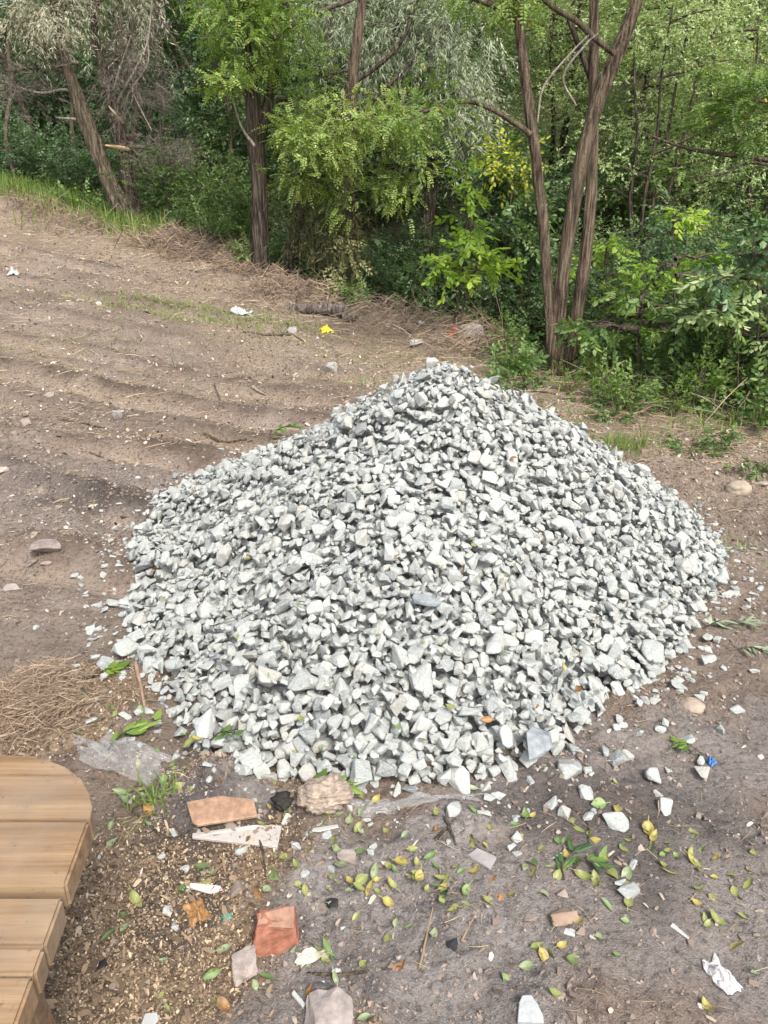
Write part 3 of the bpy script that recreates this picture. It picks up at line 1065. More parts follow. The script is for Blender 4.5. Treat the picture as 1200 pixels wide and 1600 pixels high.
# ---- dark-barked locust in the middle of the edge
b = G(405, 432); Y = b[1]
t = tag(empty('locust_tree', b), 'straight dark rough-barked tree forking at half height on the dirt bank', 'tree')
limb(t, 'trunk', sink(TP([(407, 432, 0.128), (405, 400, 0.106), (405, 340, 0.098), (403, 270, 0.098), (398, 215, 0.102), (396, 170, 0.093), (392, 128, 0.076), (386, 60, 0.043), (380, -40, 0.034)], Y)), M_BARK_DARK, 44, 18, .15, 5)
limb(t, 'trunk', TP([(400, 235, 0.060), (412, 190, 0.064), (424, 140, 0.060), (432, 90, 0.047), (445, 20, 0.038), (455, -80, 0.025)], Y), M_BARK_DARK, 30, 14, .14, 6)
limb(t, 'branch', TP([(398, 228, .02), (378, 200, .014), (365, 160, .011), (360, 140, .004)], Y - .2), M_TWIG_PALE, 12, 6, .05)
limb(t, 'branch', TP([(425, 60, .035), (480, 25, .028), (550, 0, .02), (600, -30, .012)], Y - .3), M_TWIG, 16, 7, .05)
crown(t, [(P(385, 62, Y - .5), (.45, .5, .36), 288, P(395, 150, Y), .68),
          (P(345, 130, Y - .7), (.3, .35, .14), 132, P(390, 150, Y), .72),
          (P(440, 25, Y - .4), (.5, .5, .42), 276, P(430, 100, Y), .55),
          (P(375, 5, Y - .5), (.6, .5, .36), 264, P(390, 70, Y), .6),
          (P(455, 160, Y + .2), (.3, .3, .4), 144, P(420, 150, Y), .45),
          (P(410, -90, Y), (1.5, 1.2, .6), 180, P(400, -30, Y), .5)], 'locust', M_LOCUST, M_TWIG)

# ---- stump-like second dark stem with hanging creeper just beside
b = G(452, 442) + np.array([0, .3, 0]); Y = b[1]
t = tag(empty('creeper_stump', b), 'dark leaning stem wrapped in hanging withered creeper beside the forked tree', 'tree')
limb(t, 'trunk', sink(TP([(452, 440, 0.104), (458, 400, 0.096), (468, 350, 0.080), (480, 310, 0.068), (500, 260, 0.060), (525, 200, 0.048), (545, 130, 0.032)], Y), .3), M_BARK_DARK, 20, 14, .18, 8)
g = Geo()
for k in range(46):
    a = P(rng.uniform(455, 560), rng.uniform(285, 350), Y + rng.uniform(-.5, .3))
    e = a + np.array([rng.normal(0, .1), rng.normal(0, .1), -rng.uniform(.35, 1.0)])
    wood(g, a, e, .006, .003, .12, 3, 6)
p, d, _, _ = crown_points(P(505, 350, Y - .2), (.5, .4, .6), 480, 18, .3, .9)
place_sprays(g, 'willow_far', p, d, .75, .35, .25)
p, d, _, _ = crown_points(P(535, 400, Y - .3), (.28, .35, .4), 160, 10, .3, .9)
place_sprays(g, 'broad_far', p, d, .9, .6, .25)
link('creeper', g.mesh('creeper', [leaf_mat('withered creeper', (.07, .085, .03), (.17, .18, .07), (.36, .33, .17), .3, .6), M_TWIG], False, t.location), t)

# ---- slim leaning tree with the bright locust cloud
Y = 11.3; b = P(556, 470, Y); b[2] = float(ground(b[0], Y))
t = tag(empty('locust_tree', b), 'slim brown-trunked tree behind a bright yellow-green cloud of leaflets', 'tree')
limb(t, 'trunk', sink(TP([(556, 470, .10), (550, 400, .09), (545, 330, .085), (545, 240, .08), (550, 140, .075), (556, 80, .065), (564, 20, .055), (575, -60, .04)], Y), .4), M_BARK_ACACIA, 34, 14, .13, 9)
limb(t, 'branch', TP([(551, 130, .03), (600, 95, .03), (630, 60, .022), (650, 10, .016), (660, -40, .01)], Y + .1), M_BARK_DARK, 18, 8, .06)
limb(t, 'branch', TP([(548, 190, .03), (590, 150, .025), (640, 100, .02), (690, 40, .012)], Y + .25), M_BARK_DARK, 18, 8, .06)
crown(t, [(P(470, 215, Y - 1.3), (.52, .5, .38), 386, P(545, 230, Y), .85),
          (P(540, 190, Y - 1.2), (.6, .5, .42), 386, P(548, 200, Y), .8),
          (P(610, 200, Y - .9), (.5, .45, .4), 282, P(548, 190, Y), .7),
          (P(640, 260, Y - .7), (.42, .4, .45), 244, P(548, 260, Y), .7),
          (P(480, 275, Y - 1.2), (.35, .35, .2), 163, P(545, 280, Y), .8),
          (P(575, 300, Y - .8), (.5, .45, .4), 282, P(545, 300, Y), .65),
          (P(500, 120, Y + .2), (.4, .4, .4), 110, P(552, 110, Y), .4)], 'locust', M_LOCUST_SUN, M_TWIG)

# ---- silver willow hanging in from above
b = P(668, 400, 12.5); b[2] = ground(b[0], b[1]); Y = b[1]
t = tag(empty('willow_tree', b), 'silver-leaved willow with drooping sprays and a dark bare lower trunk', 'tree')
limb(t, 'trunk', sink(TP([(664, 440, .14), (664, 400, .10), (668, 350, .085), (674, 300, .085), (671, 240, .08), (672, 170, .075), (680, 90, .06), (690, 0, .05), (700, -90, .03)], Y), .6), M_BARK_DARK, 34, 14, .15, 11)
for rows in ([(600, 130, .03), (625, 100, .035), (655, 60, .025), (665, 10, .015)], [(672, 160, .03), (640, 130, .025), (620, 80, .016), (612, 20, .01)]):
    limb(t, 'branch', TP(rows, Y), M_BARK_DARK, 14, 7, .06)
crown(t, [(P(690, 60, Y - .6), (.75, .7, .8), 620, P(682, 80, Y), .66, 1.1, .9),
          (P(610, 55, Y - .4), (.7, .6, .6), 420, P(650, 60, Y), .5, 1.1, .9),
          (P(720, 150, Y - .5), (.45, .5, .7), 300, P(675, 150, Y), .62, 1.1, .9),
          (P(650, 160, Y - .2), (.5, .5, .6), 230, P(672, 170, Y), .5, 1.1, .9),
          (P(520, 40, Y + .3), (.6, .6, .6), 260, P(640, 40, Y), .4, 1.1, .9),
          (P(660, -90, Y), (1.6, 1.2, .7), 170, P(690, -30, Y), .5, 1.2, .9)], 'willow', M_WILLOW, M_TWIG)

# ---- three-stemmed acacia right behind the heap
b = G(872, 588); Y = b[1]
t = tag(empty('acacia_tree', b), 'tall three-stemmed brown acacia rising right behind the gravel heap', 'tree')
limb(t, 'trunk', sink(TP([(864, 578, 0.055), (861, 520, 0.048), (855, 440, 0.046), (848, 340, 0.046), (838, 250, 0.043), (826, 160, 0.041), (816, 80, 0.040), (808, 0, 0.037), (800, -100, 0.028)], Y - .05)), M_BARK_ACACIA, 44, 14, .09, 12)
limb(t, 'trunk', sink(TP([(868, 588, 0.066), (870, 530, 0.061), (878, 440, 0.058), (893, 340, 0.059), (910, 250, 0.061), (925, 190, 0.058), (946, 130, 0.056), (970, 70, 0.055), (992, 10, 0.048), (1012, -60, 0.039)], Y)), M_BARK_ACACIA, 46, 18, .10, 13)
limb(t, 'trunk', sink(TP([(876, 590, 0.056), (890, 550, 0.055), (903, 480, 0.053), (914, 400, 0.052), (922, 320, 0.049), (926, 240, 0.046), (928, 160, 0.042), (928, 80, 0.038), (928, 0, 0.035), (926, -90, 0.028)], Y + .12)), M_BARK_ACACIA, 46, 18, .10, 14)
limb(t, 'branch', TP([(829, 210, .026), (806, 193, .022), (775, 174, .02), (740, 160, .016), (705, 162, .01), (680, 175, .006)], Y - .1), M_BARK_ACACIA, 20, 9, .06)
limb(t, 'branch', TP([(812, 36, .034), (790, 18, .026), (765, 6, .022), (735, -5, .018), (690, -30, .01)], Y - .05), M_BARK_ACACIA, 16, 9, .06)
limb(t, 'branch', TP([(960, 85, .02), (930, 60, .024), (900, 32, .022), (868, 14, .02), (840, -10, .014)], Y - .1), M_BARK_ACACIA, 16, 9, .06)
limb(t, 'branch', TP([(927, 130, .03), (912, 90, .026), (898, 55, .022), (888, 30, .018)], Y + .15), M_BARK_DARK, 14, 8, .08)
limb(t, 'branch', TP([(900, 165, .008), (880, 120, .009), (915, 70, .009), (935, 52, .004)], Y - .3), M_TWIG_PALE, 16, 6, .04)
limb(t, 'branch', TP([(840, 190, .006), (850, 135, .009), (895, 80, .008), (920, 55, .004)], Y - .4), M_TWIG_PALE, 16, 6, .04)
crown(t, [(P(660, 180, Y - .1), (.38, .35, .22), 130, P(700, 163, Y), .5),
          (P(760, -20, Y), (.4, .4, .2), 90, P(765, 6, Y), .6),
          (P(800, 30, Y + .4), (.25, .3, .15), 50, P(810, 10, Y), .65),
          (P(870, -170, Y), (1.6, 1.4, .5), 130, P(928, -60, Y), .5),
          (P(1010, -190, Y), (1.2, 1.2, .5), 90, P(1010, -60, Y), .5)], 'locust', M_LOCUST, M_TWIG)

# ---- bright young sapling
b = G(712, 520) + np.array([0, .05, 0]); Y = b[1]
t = tag(empty('sapling', b), 'bright lime-green young walnut-like sapling on two thin pale stems', 'sapling')
limb(t, 'stem', sink(TP([(706, 520, .016), (714, 480, .014), (722, 430, .012), (728, 370, .011), (730, 310, .008), (728, 262, .004)], Y), .1), M_TWIG, 18, 7, .05)
limb(t, 'stem', sink(TP([(716, 520, .013), (726, 470, .011), (740, 425, .010), (752, 395, .006)], Y - .05), .1), M_TWIG, 14, 7, .05)
crown(t, [(P(733, 395, Y), (.26, .28, .12), 24, P(728, 400, Y), .72, .78),
          (P(765, 408, Y - .05), (.2, .2, .08), 14, P(728, 400, Y), .7, .78),
          (P(690, 412, Y - .1), (.2, .2, .06), 12, P(722, 425, Y), .35, .78),
          (P(738, 345, Y), (.15, .18, .16), 20, P(729, 350, Y), .6, .7),
          (P(728, 290, Y), (.12, .13, .18), 18, P(730, 310, Y), .6, .62),
          (P(745, 420, Y - .05), (.18, .18, .06), 8, P(740, 425, Y), .8, .78)], 'large', M_LIME, M_TWIG)

# ---- dead leaning branch beside the sapling
b = G(805, 490) + np.array([0, .8, 0]); Y = b[1]
t = tag(empty('dead_branch', b), 'bare grey dead branch leaning in the weeds by the sapling', 'dead branch')
limb(t, 'stem', sink(TP([(806, 480, .03), (800, 462, .03), (790, 440, .03), (783, 415, .022)], Y), .2), M_TWIG_PALE, 10, 8, .1)
for rows in ([(800, 462, .012), (785, 452, .01), (762, 460, .006), (740, 462, .003)], [(796, 450, .012), (812, 458, .008), (826, 462, .003)], [(792, 445, .01), (775, 455, .006), (750, 458, .003)]):
    limb(t, 'twig', TP(rows, Y - .05), M_TWIG_PALE, 10, 6, .04)


# ------------------------------------------------------------------ shrubs and trees of the wood, copied from prototypes
def proto_tree(name, kind, leaf, bark, h, rad, n, trunk_r, stems=1, low=.25, tint=.5, sc=1.0, droop=.15, flat=.75):
    t = empty(name, (0, 0, 0))
    tips = []
    for s in range(stems):
        a = rng.uniform(0, 6.28); lean = rng.uniform(.1, .35) * rad * (1.4 if stems > 1 else .6)
        rows = []
        for k in range(6):
            u = k / 5
            rows.append((lean * u * math.cos(a) + rng.normal(0, .03) * h * .3, lean * u * math.sin(a) + rng.normal(0, .03) * h * .3, -.2 + u * h * .86,
                         trunk_r * (1 - .75 * u) / (stems ** .4)))
        limb(t, 'trunk', rows, bark, 16, 9, .12, int(rng.integers(99)))
        tips.append(rows)
    g = Geo()
    nb = max(9, int(n / 75))
    for k in range(nb):
        rows = tips[k % stems]
        u = rng.uniform(low, 1.0)
        i = min(4, int(u * 5)); f = u * 5 - i
        root = np.array(rows[i][:3]) * (1 - f) + np.array(rows[i + 1][:3]) * f
        a = rng.uniform(0, 6.28)
        env = math.sin(math.pi * min(.97, max(.12, (u - low * .7) / (1.04 - low * .7)))) ** .6
        rr = rad * env * rng.uniform(.55, 1.0)
        tip = root + np.array([math.cos(a) * rr, math.sin(a) * rr, rng.uniform(-.05, .3) * rr])
        wood(g, root, tip, .02, .004, .15, 4, 6)
        m = int(n / nb)
        w = rng.uniform(.35, 1.05, m)[:, None]
        p = root * (1 - w) + tip * w + rng.normal(0, 1, (m, 3)) * np.array([1, 1, flat]) * rad * .15
        d = (tip - root) / (rr + 1e-6) + rng.normal(0, .6, (m, 3)) + np.array([0, 0, -droop])
        place_sprays(g, kind, p, d, sc, np.clip(tint + rng.normal(0, .12), .05, .95), .16)
    link('crown', g.mesh('crown', [leaf, M_TWIG]), t)
    return t


def proto_bush(name, kind, leaf, h, rad, n, tint=.5, sc=1.0, up=.5):
    t = empty(name, (0, 0, 0))
    g = Geo()
    ns = max(7, int(n / 24))
    m = int(n / ns)
    for k in range(ns):
        a = rng.uniform(0, 6.28); r0 = rng.uniform(0, .25) * rad; r1 = rad * rng.uniform(.2, 1) ** .7
        a2 = a + rng.normal(0, .4)
        A = np.array([r0 * math.cos(a), r0 * math.sin(a), -.05])
        B = np.array([r1 * math.cos(a2), r1 * math.sin(a2), h * rng.uniform(.45, 1.0) * (1 - .45 * (r1 / rad) ** 2)])
        wood(g, A, B, .008, .003, .15, 4, 6)
        w = rng.uniform(.2, 1.04, m)[:, None]
        p = A * (1 - w) + B * w + rng.normal(0, 1, (m, 3)) * rad * .10 + np.array([0, 0, .5]) * 0
        p[:, 2] = np.maximum(p[:, 2] + .1 * h * np.sin(w[:, 0] * 3.1), .02)
        d = np.array([math.cos(a2), math.sin(a2), up]) + rng.normal(0, .65, (m, 3))
        place_sprays(g, kind, p, d, sc, np.clip(tint + rng.normal(0, .14), .05, .95), .16)
    link('foliage', g.mesh('foliage', [leaf, M_TWIG]), t)
    return t


USED = set()


def put_copy(proto, x, y, scale, label, cat, group, rz=None, sink_z=.03):
    if proto.name not in USED:
        o = proto; USED.add(proto.name)
    else:
        o = copy_tree(proto)
    o.location = (x, y, float(ground(x, y)) - sink_z)
    o.rotation_euler = (0, 0, rng.uniform(0, 6.28) if rz is None else rz)
    o.scale = (scale,) * 3
    return tag(o, label, cat, group)


def at_px(px, Y):
    """x of a photo column at distance Y (Y is where a thing stands, its base is on the ground)."""
    x = (px - 600) / FPX * Y * 1.0
    for _ in range(4):
        z = float(ground(x, Y)); dep = Y * CP - (z - CAM_H) * SP
        x = (px - 600) / FPX * dep
    return x


GREY = [proto_tree('shrubby_tree', 'small', M_GREY, M_BARK_DARK, 4.2, 1.5, 1700, .07, 4, .12, .6, 1.15),
        proto_tree('shrubby_tree', 'small', M_GREY, M_BARK_DARK, 5.0, 1.7, 1900, .08, 3, .15, .7, 1.2)]
BROADT = [proto_tree('leafy_tree', 'broad_far', M_BROAD, M_BARK_DARK, 5.6, 1.9, 1900, .11, 1, .18, .5, 1.3),
          proto_tree('leafy_tree', 'broad_far', M_BROAD2, M_BARK_DARK, 6.2, 2.0, 1900, .12, 1, .25, .5, 1.3)]
LOCT = [proto_tree('locust_wood_tree', 'locust_far', M_LOCUST, M_BARK_ACACIA, 6.5, 1.9, 1500, .10, 2, .3, .5, 1.35)]
DEEP = [proto_tree('shaded_tree', 'broad_far', M_DEEP, M_BARK_DARK, 4.6, 1.8, 1800, .09, 1, .15, .55, 1.35)]
BUSH = [proto_bush('bush', 'broad_far', M_BROAD, 1.3, .95, 900, .5, .72),
        proto_bush('bush', 'small', M_BROAD2, 1.5, .9, 900, .5, 1.0),
        proto_bush('bush', 'broad_far', M_DEEP, 1.2, 1.0, 900, .55, .8)]

W1 = 'pale grey-green many-stemmed shrubby tree on the bright wooded slope'
W2 = 'dark broad-leaved tree standing in the shade of the wooded slope'
W3 = 'mid-green broad-leaved tree rising from the wooded slope'
W4 = 'yellow-green feathery-leaved tree high on the wooded slope'
W5 = 'bluish-green shaded tree behind the grass at the far corner of the clearing'
wood_list = [
    # proto, px, Y, scale
    (GREY[0], 990, 11.5, 1.0), (GREY[1], 1080, 13.0, 1.05), (GREY[0], 1180, 11.0, 1.0), (GREY[1], 960, 15.0, 1.1), (GREY[0], 1120, 16.5, 1.2), (GREY[1], 1240, 14.5, 1.2),
    (GREY[1], 860, 15.5, .95), (GREY[0], 760, 17.0, 1.0), (GREY[1], 1010, 19.5, 1.2), (GREY[0], 880, 20.0, 1.2), (GREY[1], 1150, 21.5, 1.2), (GREY[0], 800, 23.5, 1.2),
    (BROADT[0], 700, 14.5, .75), (BROADT[0], 600, 15.5, .9), (BROADT[1], 520, 17.0, 1.0), (BROADT[0], 330, 17.0, .9), (BROADT[0], 440, 14.5, .8), (BROADT[1], 640, 20.5, 1.1), (BROADT[0], 1420, 13.0, .9),
    (BROADT[1], 730, 22.0, 1.1), (BROADT[1], 480, 22.0, 1.1), (BROADT[0], 290, 21.0, 1.1), (BROADT[0], 560, 26.0, 1.2), (BROADT[1], 920, 26.0, 1.3), (BROADT[1], 1080, 27.5, 1.3), (BROADT[0], 1210, 27.0, 1.3),
    (LOCT[0], 790, 19.0, .95), (LOCT[0], 250, 18.0, .9), (LOCT[0], 1290, 18.5, 1.0), (LOCT[0], 400, 26.0, 1.2), (LOCT[0], 690, 27.5, 1.2),
    (DEEP[0], 30, 19.0, .95), (DEEP[0], 120, 20.0, 1.0), (DEEP[0], 215, 18.0, .8), (DEEP[0], -50, 20.5, 1.0), (DEEP[0], 60, 24.0, 1.25), (DEEP[0], 170, 25.5, 1.25), (DEEP[0], -60, 26.5, 1.3),
    (DEEP[0], 310, 14.8, .7), (DEEP[0], 280, 27, 1.3), (DEEP[0], -150, 22, 1.2), (GREY[0], 1350, 16, 1.2), (BROADT[1], 1400, 21, 1.2), (DEEP[0], -230, 26, 1.3), (DEEP[0], -270, 22, 1.2), (DEEP[0], -420, 23, 1.3), (DEEP[0], -560, 24, 1.4), (DEEP[0], -380, 28, 1.5), (DEEP[0], -720, 24, 1.4),
]
lab = {id(GREY[0]): (W1, 'pale shrubby trees on the slope'), id(GREY[1]): (W1, 'pale shrubby trees on the slope'), id(BROADT[0]): (W2, 'dark leafy trees on the slope'),
       id(BROADT[1]): (W3, 'mid-green leafy trees on the slope'), id(LOCT[0]): (W4, 'feathery trees on the slope'), id(DEEP[0]): (W5, 'shaded trees behind the corner grass')}
for pr, px, Y, s in wood_list:
    put_copy(pr, at_px(px, Y), Y, s, lab[id(pr)][0], 'tree', lab[id(pr)][1], None, .1)

# bare thin poles of trees among the trunks at the left
g_pole = []
for px, Y, top in ((232, 14.5, 200), (245, 16, 120), (310, 15.5, 120), (330, 17, 60), (262, 15, 60), (350, 14.2, 150), (710, 14, 60), (30, 16.5, 130), (130, 17, 120), (60, 18, 130)):
    x = at_px(px, Y); z = float(ground(x, Y))
    t = tag(empty('pole_tree', (x, Y, z)), 'thin bare-stemmed young tree standing in the shade of the wood', 'tree', 'thin bare stems in the shade')
    rows = [(x, Y, z - .2, .05)]
    for k in range(1, 6):
        rows.append((x + rng.normal(0, .08) * k, Y + rng.normal(0, .06) * k, z + k * .95, .05 - .006 * k))
    limb(t, 'trunk', rows, M_TWIG, 18, 8, .1, int(rng.integers(90)))
    g = Geo()
    top_p = np.array(rows[-1][:3])
    p, d, _, _ = crown_points(top_p, (.9, .9, .6), 110, 8)
    place_sprays(g, 'broad_far', p, d, 1.2, .45, .2)
    for q in range(5):
        k = rng.integers(2, 6); a = np.array(rows[k][:3])
        wood(g, a, a + np.array([rng.normal(0, .5), rng.normal(0, .5), rng.uniform(.1, .5)]), .012, .003, .15, 4, 6)
    link('crown', g.mesh('crown', [M_BROAD2, M_TWIG], False, t.location), t)

# bushes along the edge of the clearing
B = [
    (BUSH[1], 300, 13.2, 1.2, 'round mid-green bush between the leaning willow and the forked tree'),
    (BUSH[1], 345, 12.4, .8, 'smaller green bush in front of the forked tree hollow'),
    (BUSH[0], 640, 11.8, 1.0, 'dark bush at the back of the shadowy gully'),
    (BUSH[2], 600, 13.0, 1.1, 'bluish bush deep in the shadowy gully'),
    (BUSH[0], 780, 10.6, 1.0, 'dark glossy bush behind the lime sapling'),
    (BUSH[2], 830, 11.5, 1.2, 'bluish bush between the sapling and the acacia'),
    (BUSH[0], 950, 10.0, 1.1, 'dark bush directly behind the acacia stems'),
    (BUSH[1], 1010, 8.6, .9, 'mid-green bush to the side of the acacia'),
    (BUSH[0], 1090, 8.2, .85, 'dark glossy bush on the weedy bank'),
    (BUSH[2], 1170, 8.6, 1.1, 'bluish bush at the back of the weedy bank'),
    (BUSH[0], 1215, 6.7, .85, 'dark bush overhanging the black hollow at the picture edge'),
    (BUSH[1], 1130, 6.6, .7, 'low mid-green bush on the weedy bank'),
    (BUSH[0], 1290, 6.6, 1.1, 'dark bush just past the black hollow'),
    (BUSH[2], 560, 15.0, 1.2, 'bluish bush on the far side of the gully'),
    (BUSH[0], 700, 12.6, 1.1, 'dark bush beneath the silver willow'),
    (BUSH[1], 1000, 13, 1.2, 'mid-green bush under the pale shrubby trees'),
    (BUSH[2], 880, 13.5, 1.3, 'bluish bush on the slope seen between acacia stems'),
    (BUSH[2], 90, 17.0, 1.2, 'bluish bush under the shaded corner trees'),
    (BUSH[2], 170, 16.2, 1.1, 'bluish bush behind the leaning willow'),
    (BUSH[2], 0, 17.5, 1.2, 'bluish bush behind the tall grass at the picture edge'),
    (BUSH[0], 760, 13.6, 1.2, 'dark bush on the slope above the sapling'),
    (BUSH[1], 400, 13.2, 1.0, 'mid-green bush hidden behind the forked tree'),
    (BUSH[2], 480, 12.9, 1.1, 'bluish bush behind the creeper-wrapped stem'),
    (BUSH[2], 1080, 10.8, 1.2, 'bluish bush below the dark many-stemmed shrub'),
    (BUSH[0], 1180, 12.2, 1.3, 'dark bush below the feathery fronds'),
]
for pr, px, Y, s, l in B:
    put_copy(pr, at_px(px, Y), Y, s, l, 'bush', 'bushes at the edge of the wood', None, .05)

# yellow-topped shrub behind the sapling
b_ = at_px(778, 10.9)
t = proto_tree('yellow_topped_shrub', 'broad', M_BROAD, M_TWIG, 2.7, .62, 480, .03, 2, .15, .5, 1.2)
g = Geo()
p, d, _, _ = crown_points((0, 0, 2.35), (.30, .3, .28), 90, 6)
place_sprays(g, 'broad', p, d, 1.1, .8, .25)
link('crown', g.mesh('crown', [M_YELLOWISH, M_TWIG]), t, None)['label'] = 'yellow-green sunlit top'
t.location = (b_, 10.9, float(ground(b_, 10.9))); tag(t, 'slender dark shrub with a yellow sunlit top behind the sapling', 'shrub')

# right-hand foreground branches: feathery fronds and broad sprays reaching in
Y = 7.6
b = np.array([at_px(1270, Y), Y, 0.0]); b[2] = ground(b[0], b[1])
t = tag(empty('frond_tree', b), 'tree with long feathery green fronds reaching in above the weedy bank', 'tree')
limb(t, 'trunk', [(*(b - (0, 0, .2)), .07), (*(b + (0, 0, 1.2)), .06), (*(b + (.05, .1, 2.6)), .05), (*(b + (0, .1, 4.2)), .03)], M_BARK_DARK, 20, 10, .1)
limb(t, 'branch', [(*(b + (.03, .05, 1.9)), .03)] + TP([(1200, 250, .022), (1120, 240, .018), (1060, 228, .013), (1003, 206, .006)], Y), M_TWIG, 18, 8, .05)
limb(t, 'branch', [(*(b + (.03, .05, 1.6)), .02)] + TP([(1190, 255, .014), (1130, 272, .011), (1060, 278, .005)], Y - .1), M_TWIG, 14, 7, .05)
limb(t, 'branch', [(*(b + (.04, .08, 2.4)), .02)] + TP([(1200, 160, .014), (1150, 150, .01), (1110, 160, .005)], Y - .1), M_TWIG, 14, 7, .05)
crown(t, [(P(1165, 135, Y), (.36, .4, .12), 130, None, .35), (P(1150, 185, Y), (.36, .4, .12), 130, None, .4), (P(1185, 215, Y), (.3, .35, .12), 90, None, .3),
          (P(1120, 160, Y - .1), (.22, .3, .08), 50, None, .5), (P(1075, 265, Y), (.2, .25, .08), 30, None, .5), (P(1250, 120, Y), (.3, .4, .2), 60, None, .4)], 'locust', M_LOCUST, M_TWIG)

for (px, Y, hpx, lab_, mats, n) in ((1055, 7.0, 340, 'slim shrub topped by a bright lime palm-like spray', M_LIME, 70), (1000, 6.6, 460, 'slim shrub with pale leaf sprays over the weeds', M_BROAD2, 70),
                                   (1130, 6.2, 440, 'broad-leaved shrub with layered grey-green sprays over the bank', M_GREY, 120), (1190, 5.9, 350, 'tall broad-leaved shrub at the picture edge with layered sprays', M_BROAD, 100),
                                   (950, 8.2, 380, 'slim bright shrub rising between acacia and bank', M_LIME, 60)):
    x = at_px(px, Y); z = float(ground(x, Y))
    t = tag(empty('spray_shrub', (x, Y, z)), lab_, 'shrub')
    top = P(px, hpx, Y)
    rows = [(x, Y, z - .1, .014)] + [(x + (top[0] - x) * u + rng.normal(0, .03), Y + rng.normal(0, .05), z + (top[2] - z) * u, .014 * (1.15 - u)) for u in (.3, .6, .85, 1)]
    limb(t, 'stem', rows, M_TWIG, 14, 7, .05)
    blobs = [(top, (.2, .2, .06), n // 3, top - (0, 0, .15), .7, .55)]
    for k in range(6):
        u = rng.uniform(.3, .9); a = rng.uniform(0, 6.28)
        c = np.array([x, Y, z]) + np.array([math.cos(a) * .38, math.sin(a) * .38, (top[2] - z) * u])
        blobs.append((c, (.24, .24, .06), n // 7 + 4, np.array([x + (top[0] - x) * u, Y, z + (top[2] - z) * u]), .5, .55))
    crown(t, blobs, 'large', mats, M_TWIG, 'foliage')

# ------------------------------------------------------------------ weeds: countable plants at the foot of the wood, then a mass
WEED = [proto_bush('weed_plant', 'broad', M_BROAD2, .42, .26, 60, .55, .75, .9),
        proto_bush('weed_plant', 'large', M_BROAD2, .34, .28, 30, .5, .55, .8),
        proto_bush('weed_plant', 'small', M_LOCUST, .5, .24, 60, .5, .8, 1.1)]
wl = ('green leafy weed among many on the bank behind the heap', 'weeds on the bank')
k = 0
for px, py, s in ((800, 585, .9), (815, 600, .8), (935, 602, .9), (950, 590, 1.1), (980, 610, 1.0), (1000, 595, 1.2), (1030, 615, 1.0), (1060, 610, 1.2), (1085, 640, 1.0), (1110, 630, 1.2),
                  (1140, 650, 1.0), (1165, 645, 1.2), (1190, 665, 1.1), (840, 612, .6), (890, 615, .5), (955, 622, .7), (1020, 635, .7), (1045, 650, .6), (800, 565, .8), (780, 575, .7), (990, 575, 1.1), (1035, 590, 1.1), (905, 628, .5), (935, 635, .7), (970, 640, .8), (820, 555, 1.0), (790, 548, .9), (925, 565, 1.1), (960, 560, 1.3),
                  (1010, 560, 1.3), (1060, 570, 1.3), (1110, 590, 1.4), (1150, 600, 1.4), (1195, 610, 1.4), (760, 500, 1.0), (790, 505, 1.1), (740, 495, .9), (820, 515, 1.2), (850, 500, 1.2)):
    x, y, z = G(px, py)
    put_copy(WEED[k % 3], x, y, s * rng.uniform(.85, 1.15), wl[0], 'weed', wl[1]); k += 1
for px, py, s, l in ((728, 685 + 0, 0, ''), (1075, 702, .55, 'low pale-green broad-leaved weed on the straw at the bank foot'), (1135, 705, .5, 'low bright weed near the black hollow'), (960, 660, .5, 'small weed on the straw behind the heap'),
                     (1185, 745, .5, 'small weed with pale sprig by the brown boulder'), (560, 478, .8, 'glossy bright weed on the lip of the gully'), (150, 340, .9, 'bright broad weed clump at the foot of the leaning willow'),
                     (130, 340, 1.3, 'green weed clump in front of the tall grass'), (262, 368, .8, 'green weed clump beside the willow foot'), (330, 380, 1.2, 'green weed clump on the bank under the round bush'),
                     (395, 420, 1.0, 'green weed clump at the foot of the forked tree')):
    if not s: continue
    x, y, z = G(px, py)
    put_copy(WEED[1 if s < .7 else 0], x, y, s, l, 'weed', 'weeds at the clearing edge')

# undergrowth mass on the forest floor
g = Geo()
n = 5200
xx = rng.uniform(-11, 11, n * 3); yy = rng.uniform(3.5, 24, n * 3)
tt = edge_t(xx, yy)
ok = (tt > .25) & (np.abs(xx) < .62 * yy + 1.5) & (fbm(xx * .7, yy * .7, 91, 3) > -.35) & (rng.uniform(0, 1, n * 3) < np.clip(1.3 - tt / 14, .25, 1))
ok &= ~((np.hypot((xx - .15) / 1.0, (yy - 10.2) / .9) < 1))
xx, yy = xx[ok][:n], yy[ok][:n]
zz = ground(xx, yy) + rng.uniform(.02, .42, len(xx)) * np.clip(.5 + edge_t(xx, yy) / 2, .4, 1)
for kd, mt, sel, sc in (('broad_far', 0, slice(0, None, 3), 1.1), ('small', 0, slice(1, None, 3), 1.2), ('locust_far', 0, slice(2, None, 3), .9)):
    p = np.stack([xx[sel], yy[sel], zz[sel]], -1)
    place_sprays(g, kd, p, rng.normal(0, 1, p.shape) * (1, 1, .3) + (0, 0, .5), sc, .5 + .25 * fbm(p[:, 0] * .8, p[:, 1] * .8, 95, 2), .2)
tag(link('undergrowth', g.mesh('undergrowth', [M_BROAD2, M_TWIG])), 'mixed green undergrowth covering the floor of the wood', 'undergrowth', kind='stuff')

